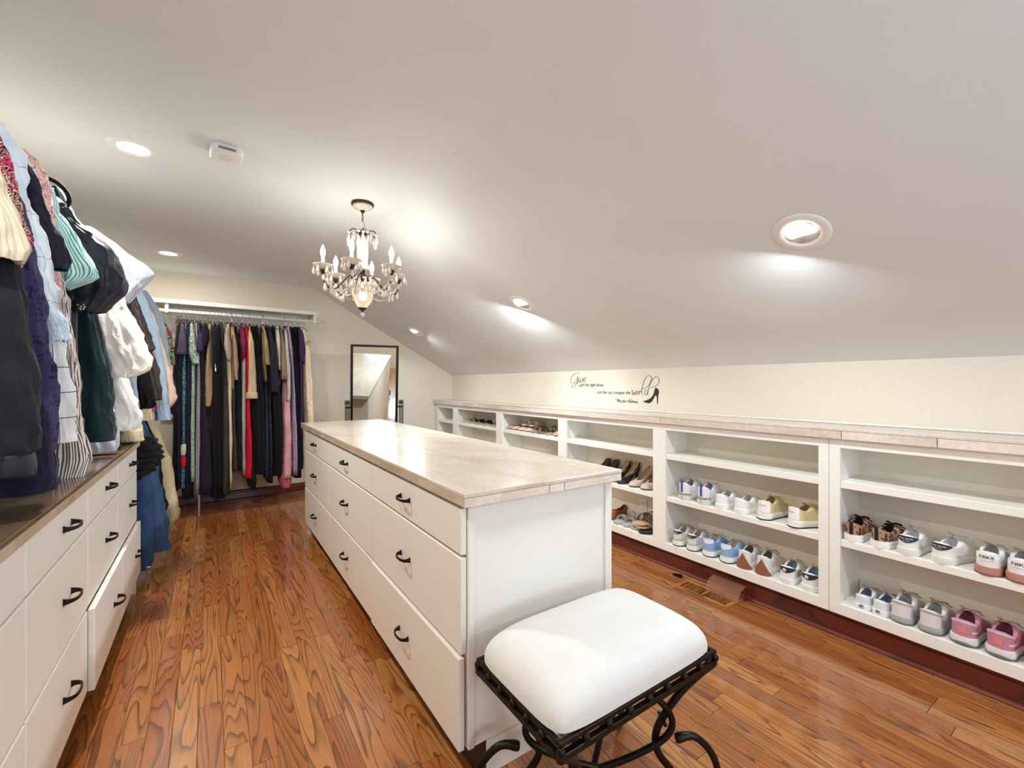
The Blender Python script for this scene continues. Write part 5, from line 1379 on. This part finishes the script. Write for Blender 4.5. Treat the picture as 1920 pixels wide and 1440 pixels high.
# ---- left rod: key -> (name, material, label, category, depth, ripple, hem of torso, extra)
SPEC = {
 'G1': ('knit_shirt', 'cream_knit', 'cream ribbed knit top with wide short sleeve at the left edge', 'top', .032, .05),
 'G2': ('floral_blouse', 'floral', 'black blouse with bright pink and yellow scribble print', 'blouse', .03, .10),
 'G3': ('blazer', 'blazer', 'charcoal blazer with long sleeve hanging nearest the viewer', 'jacket', .042, .05),
 'G3b': ('navy_sweater', 'navy_jersey', 'dark navy sweater whose hem droops to the dresser top', 'sweater', .035, .08),
 'G4': ('paisley_shirt', 'paisley', 'violet paisley shirt with long sleeve', 'shirt', .036, .08),
 'G5': ('pale_shirt', 'pale_shirt', 'pale blue and white shirt with frayed sleeve end', 'shirt', .03, .08),
 'G6': ('windowpane_shirt', 'pane', 'white shirt with navy windowpane checks', 'shirt', .035, .06),
 'G7': ('striped_shirt', 'brown_stripe', 'brown and white fine striped shirt with its tail on the dresser', 'shirt', .03, .10),
 'G8': ('denim_shirt', 'ink', 'dark ink blue short sleeve top in front of the aqua stripes', 'top', .034, .10),
 'G9': ('peach_blouse', 'peach', 'peach and pink floral blouse', 'blouse', .022, .12),
 'G10': ('striped_blouse', 'aqua', 'aqua and white striped blouse with wide short sleeve', 'blouse', .042, .07),
 'G11': ('velvet_shirt', 'green_velvet', 'dark green velvet top with long gathered sleeve', 'top', .050, .10),
 'G12': ('satin_blouse', 'satin', 'glossy midnight blue ruffled blouse with puffed sleeve', 'blouse', .055, .20),
 'G13': ('striped_blouse', 'blue_stripe', 'blue and white striped blouse with a sleeve jutting into the aisle', 'blouse', .055, .05),
 'G14': ('eyelet_blouse', 'eyelet', 'off white eyelet blouse with wide sleeve', 'blouse', .050, .09),
 'G15': ('white_blouse', 'white_poplin', 'white poplin blouse with long cuffed sleeve', 'blouse', .042, .12),
 'G16': ('lavender_shirt', 'lavender', 'pale lavender shirt showing only its cuff under the green velvet', 'shirt', .035, .08),
 'G17': ('fuzzy_sweater', 'pale_blue', 'fuzzy pale blue sweater behind the eyelet blouse', 'sweater', .032, .05),
 'G18': ('bell_sleeve_shirt', 'black', 'black top with flared bell sleeve', 'top', .038, .10),
 'G19': ('cream_cardigan', 'cream', 'cream cardigan with ribbed cuff just above the dresser', 'cardigan', .034, .06),
 'G20': ('pleated_blouse', 'cream_pleat', 'ivory pleated blouse below the black bell sleeve', 'blouse', .03, .08),
 'G21': ('magenta_shirt', 'magenta', 'narrow magenta top between black and brown knits', 'top', .024, .06),
 'G22': ('knit_sweater', 'knit_brown', 'light brown knit sweater', 'sweater', .03, .06),
 'G23': ('leather_jacket', 'leather', 'dark brown leather jacket with long sleeve', 'jacket', .036, .08),
 'G24': ('chambray_shirt', 'chambray', 'light blue chambray shirt', 'shirt', .036, .08),
 'G25': ('blush_jacket', 'blush', 'blush pink jacket with gathered cuff', 'jacket', .04, .06),
 'G26': ('grey_hoodie', 'grey_knit', 'grey blue sweater behind the blush jacket', 'sweater', .034, .07),
 'G27': ('denim_jacket', 'navy_jersey', 'navy jacket sleeve end at the far end of the left rod', 'jacket', .032, .06),
 'G28': ('tropical_shirt', 'tropic', 'green shirt with pink tropical print at the far end of the left rod', 'shirt', .03, .10),
}
XRL = -.67
hang_l = None
EXT = {'G4': .02, 'G6': .02, 'G5': .02, 'G9': .03, 'G8': .02, 'G17': .03, 'G19': .02, 'G21': .03, 'G22': .03, 'G24': .02, 'G25': .02, 'G26': .03, 'G27': .03, 'G28': .03, 'G16': .03, 'G20': .03, 'G18': .02, 'G15': .0}
for gi, (key, sp_) in enumerate(SPEC.items()):
    y, st = LG[key]; nm_, mk, lab, cat, b, rip = sp_
    xe = EXT.get(key, 0)
    zbot = st[-1][2]
    off = (XRL, y, zbot)
    g = thing(nm_, lab, cat, off, group='clothes on the left rod')
    m = F[mk]
    n = len(st)
    S = []
    for i, (xl, xr, z) in enumerate(st):
        if key in ('G1', 'G2', 'G3', 'G3b'): xl = xl - .02
        xl -= xe
        bb_ = b * (.55 + .45 * min(1, i / 1.5))
        S.append(((xl + xr) / 2, y, z, max((xr - xl) / 2, .012), bb_))
    ztop = S[0][2]
    # the sleeve joins the torso at the shoulder
    if ztop < 1.90 and key not in ('G3b',):
        S.insert(0, (min(S[0][0] - .035, -.455), y + .004, min(ztop + .16, 1.95), max(S[0][3] * .8, .03), b * .55))
    cuffed = {'G3': .05, 'G4': .07, 'G11': .058, 'G15': .03, 'G19': .06, 'G24': .03, 'G25': .03, 'G8': .045}.get(key)
    if key == 'G3b': S = [(-.50, y, 1.93, .02, .02), (-.50, y, 1.86, .06, .025)] + S
    sl = cloth_tube('sleeve' if key != 'G3b' else 'body', S, m, g, off, n=48, k=9, rip=rip, seed=gi * 3 + 1, wr=.0075 if key not in ('G12', 'G5', 'G14', 'G15') else .012)
    if cuffed and key in ('G3', 'G11', 'G19', 'G15', 'G8'):
        cx, cy, cz, a_, b_ = S[-1]
        mc = F['satin'] if key == 'G3' else F['inkcuff'] if key == 'G8' else m
        cloth_tube('cuff', [(cx, cy, cz + cuffed, a_ * 1.0 + .003, b_ + .004), (cx, cy, cz + cuffed * .5, a_ + .006, b_ + .006), (cx, cy, cz - .002, a_ + .004, b_ + .004)], mc, g, off, n=26, k=3, rip=.02, seed=gi, wr=.002)
    # torso on the hanger
    zt = 2.04
    hem = max(1.10, .97 + R.uniform(.05, .25))
    cloth_tube('torso', [(XRL, y, zt, .045, .016), (XRL, y, zt - .03, .10, .020), (XRL, y, zt - .075, .185, .022), (XRL, y, zt - .25, .20, .026), (XRL + .01, y, (zt + hem) / 2, .20, .030), (XRL + .01, y, hem, .205, .034)], m, g, off, n=28, k=3, rip=.10, seed=gi + 50, wr=.004)
    if hang_l is None:
        hang_l = make_hanger('clothes_hanger', 'slim hanger on the left clothes rod', M['chrome'], M['black'], 'hangers on the left rod')
        h = hang_l
    else:
        h = copy_tree(hang_l)
    h.location = (XRL, y, ZLR)
# frayed threads on the pale shirt's sleeve end, brooch on the satin blouse
par = [o_ for o_ in bpy.data.objects if o_.get('label', '').startswith('pale blue and white')][0]
fy, fs_ = LG['G5']; fz = fs_[-1][2]; fr_ = MB(); rr_ = random.Random(3)
for k in range(150):
    t = k / 149; x = -.43 + .075 * t; y_ = fy - .03 * math.sin(PI * min(1, max(0, t))) - .004
    z_ = fz + rr_.uniform(0, .09)
    fr_.tube([(x, y_, z_), (x + rr_.uniform(-.006, .006), y_ - .008, z_ - .012), (x + rr_.uniform(-.012, .012), y_ - .006, z_ - rr_.uniform(.02, .034))], .0008, 4)
f_ = fr_.build('frayed_threads', F['pale_shirt'], par, off=(XRL, fy, fz)); f_['kind'] = 'stuff'
par = [o_ for o_ in bpy.data.objects if o_.get('label', '').startswith('glossy midnight')][0]
bz = LG['G12'][1][-1][2]
br_ = MB()
for k in range(7):
    a = 2 * PI * k / 7
    br_.ball((.010 * math.cos(a), 0, .010 * math.sin(a)), .005, 8, 5)
br_.ball((0, -.002, 0), .005, 8, 5)
br_o = br_.build('brooch', M['chrome'], par, True); br_o.location = (-.428 - XRL, -.058, .012)
# thick black velvet hanger showing beside the green velvet top
vh = thing('velvet_hanger', 'thick black velvet hanger end beside the green velvet top', 'hanger', (XRL, 2.52, ZLR))
pts_ = [(-.67, 2.52, 2.03), (-.62, 2.52, 2.062), (-.563, 2.52, 2.077), (-.535, 2.52, 2.076), (-.509, 2.52, 2.058), (-.490, 2.52, 2.030), (-.486, 2.52, 2.0), (-.498, 2.52, 1.976), (-.52, 2.52, 1.970), (-.56, 2.52, 1.985), (-.67, 2.52, 2.0)]
MB().tube(cr(pts_, 4), .0085, 10).build('shoulder_bar', F['black'], vh, True, off=(XRL, 2.52, ZLR))
MB().tube(cr([(0, 0, -.068), (0, 0, -.03), (.002, 0, -.024), (.0205, 0, -.006), (.0185, 0, .012), (0, 0, .0205), (-.0185, 0, .012), (-.0195, 0, -.002)], 4), .0018, 6).build('hook', M['chrome'], vh, True)

# ---- trousers folded over the low rod
TR = {'J1': ('jeans', 'denim', 'mid blue jeans hanging right behind the dresser end', .05), 'J2': ('jeans', 'denim2', 'lighter blue jeans with flared hem reaching toward the aisle', .05),
      'J3': ('jeans', 'denim2', 'pale blue jeans with turned hem behind the other jeans', .04), 'J4': ('folded_trousers', 'black', 'black trousers folded thickly at the dresser end', .05),
      'J4b': ('folded_trousers', 'black', 'black knit trousers folded behind the first black pair', .05), 'J5': ('trousers', 'navyb', 'dark trousers hanging between the jeans and the cream pair', .035),
      'J6': ('trousers', 'cream', 'cream trousers with drawstring nearest the end wall', .05)}
for gi, (key, (nm_, mk, lab, b)) in enumerate(TR.items()):
    y, st = LG[key]; off = (-.60, y, st[-1][2])
    g = thing(nm_, lab, 'trousers', off, group='trousers on the low rod')
    S = [((xl - .10 + xr) / 2, y, z, (xr - xl + .10) / 2, b) for xl, xr, z in st]
    if key in ('J1', 'J2', 'J3', 'J6', 'J5'):
        S.insert(0, (S[0][0] - .02, y, .84, S[0][3] * .9, b * .9))
    if 'J4' in key: S = [(-.47, y, .93, .10, b * .6), (-.45, y, .80, .09, b * .7), (-.44, y, .66, .08, b * .6)]
    S.insert(0, (-.50, y, .975, .11, b * .6)); S.insert(0, (-.52, y, 1.0, .10, .012))
    cloth_tube('leg', S, F[mk], g, off, n=28, k=5, rip=.10 if 'J4' not in key else .05, seed=gi + 200, wr=.010)
    cloth_tube('leg', [(-.62, y, 1.0, .10, .012), (-.62, y, .96, .12, b * .5), (-.63, y, .6, .12, b * .6), (-.63, y, st[-1][2] + .1, .12, b * .6)], F[mk], g, off, n=20, k=3, rip=.08, seed=gi + 230)
    if key in ('J4', 'J4b'):
        for q in range(6):
            zq = .885 - .037 * q - (.012 if key == 'J4b' else 0)
            xr_ = (-.318, -.288, -.276, -.283, -.296, -.316)[q] + (.016 if key == 'J4b' else 0)
            cloth_tube('fold', [(xr_ - .14, y, zq + .030, .10, b * .6), (xr_ - .105, y - .003 * q, zq + .014, .095, b * 1.0), (xr_ - .085, y - .004, zq - .004, .085, b * 1.08), (xr_ - .10, y, zq - .018, .07, b * .85)], F[mk], g, off, n=26, k=5, rip=.05, seed=gi * 7 + q, open_end=False, wr=.007)
    if key == 'J6':
        for dx_ in (0, .012):
            MB().tube(cr([(-.26 + dx_, y - .05, .20), (-.258 + dx_, y - .056, .15), (-.252 + dx_ * 2, y - .05, .115)], 4), .0025, 6).build('drawstring', F['cream'], g, True, off=off)
    if key == 'J1':
        clip = MB().box(-.012, .012, -.05, -.03, -.07, -.02, .002).box(.035, .06, -.045, -.03, -.075, -.03, .002)
        cm = clip.build('hanger_clip', M['chrome'], g, off=(0, 0, 0)); cm.location = (.22, 0, .055)

# ---- back rod
hang_b = None
for gi, (mk, y, st, sl, sm, lab) in enumerate(BG):
    mk = 'peachfl' if mk == 'peach' else mk
    x0 = st[0][0]; zb = st[-1][2]; off = (x0, YR, zb)
    cat = 'jacket' if any(w in lab for w in ('blazer', 'jacket', 'cardigan')) else 'top' if any(w in lab for w in ('top', 'blouse')) else 'skirt' if 'skirt' in lab and 'straight' not in lab else 'robe' if 'robe' in lab else 'dress'
    g = thing({'jacket': 'hanging_jacket', 'top': 'hanging_blouse', 'skirt': 'hanging_skirt', 'robe': 'hanging_robe', 'dress': 'hanging_dress'}[cat], lab + ' on the back rod' if 'back rod' not in lab and len(lab.split()) < 13 else lab, cat, off, group='clothes on the back rod')
    S = []
    zt = 1.835
    if st[0][2] < 1.70:
        S.append((x0, YR, zt, .009, .05)); S.append((x0, YR - .005, zt - .09, .013, .15))
    for i, (cx, a, z) in enumerate(st):
        near = y if i else y + .10
        hb_ = (YR + .16 - near) / 2
        if S and S[-1][2] - z < .02: continue
        S.append((cx, near + hb_, z, max(a, .008), hb_))
    if S[0][2] < zt - .01: S.insert(0, (S[0][0], YR, zt, .007, .05))
    cloth_tube('body', S, F[mk], g, off, n=26, k=4, rip=.09, seed=gi + 300, wr=.005, p=2.8)
    if sl:
        ss = [(cx, y - .005, z, max(a, .008), .045 if i else .03) for i, (cx, a, z) in enumerate(sl)]
        cloth_tube('sleeve', ss, F[sm], g, off, n=18, k=4, rip=.08, seed=gi + 400, wr=.004)
    if 'sash' in lab:
        MB().box(-.008, .008, -.004, .0, 0, .20).build('sash', F['bwprint'], g).location = (.02 + st[-1][0] - x0, y - YR - .02, -.17)
    if 'belt' in lab:
        MB().box(-.012, .012, -.004, .004, 0, .24, .001).build('belt', F['black'], g).location = (-.02 + st[-1][0] - x0, y - YR - .012, -.02)
    if 'white tag' in lab:
        MB().box(-.005, .005, -.001, .001, 0, .07).build('tag', M['white'], g).location = (.005, y - YR - .052, 1.37 - zb)
    if 'turned cuff' in lab:
        cx, a, z = st[-1]
        cloth_tube('cuff', [(cx, y + .08, z + .06, a + .004, .09), (cx, y + .08, z - .002, a + .006, .092)], F[mk], g, off, n=22, k=3, rip=.02, seed=gi, wr=.002)
    if 'teal sequinned' in lab:
        for zz, c_, hh_ in ((.64, (.86, .84, .78), .10), (.53, (.80, .08, .10), .09)):
            cloth_tube('print_panel', [(-.221, y + .02, zz + hh_ / 2, .017, .025), (-.222, y + .02, zz, .021, .028), (-.224, y + .02, zz - hh_ / 2, .018, .025)], C(c_, .8), g, off, n=18, k=3, rip=.02, seed=9, open_end=False, wr=.001)
    if 'robe' in lab:
        for k in range(3):
            MB().tube(cr([(.0, .0, 0), (.02 + .008 * k, -.01, .05), (.035, -.02, -.01 * k)], 4), .004, 6).build('neck_tie', F['beige2'], g, True).location = (.01, y - YR, 1.66 - zb)
    if hang_b is None:
        hang_b = make_hanger('clothes_hanger', 'slim hanger with thin chrome hook on the back rod', M['chrome'], M['black'], 'hangers on the back rod', r=.003)
        h = hang_b
    else:
        h = copy_tree(hang_b)
    h.location = (st[0][0] if st[0][2] > 1.6 else x0, YR, ZROD); h.rotation_euler = (0, 0, PI / 2 + R.uniform(-.2, .2))
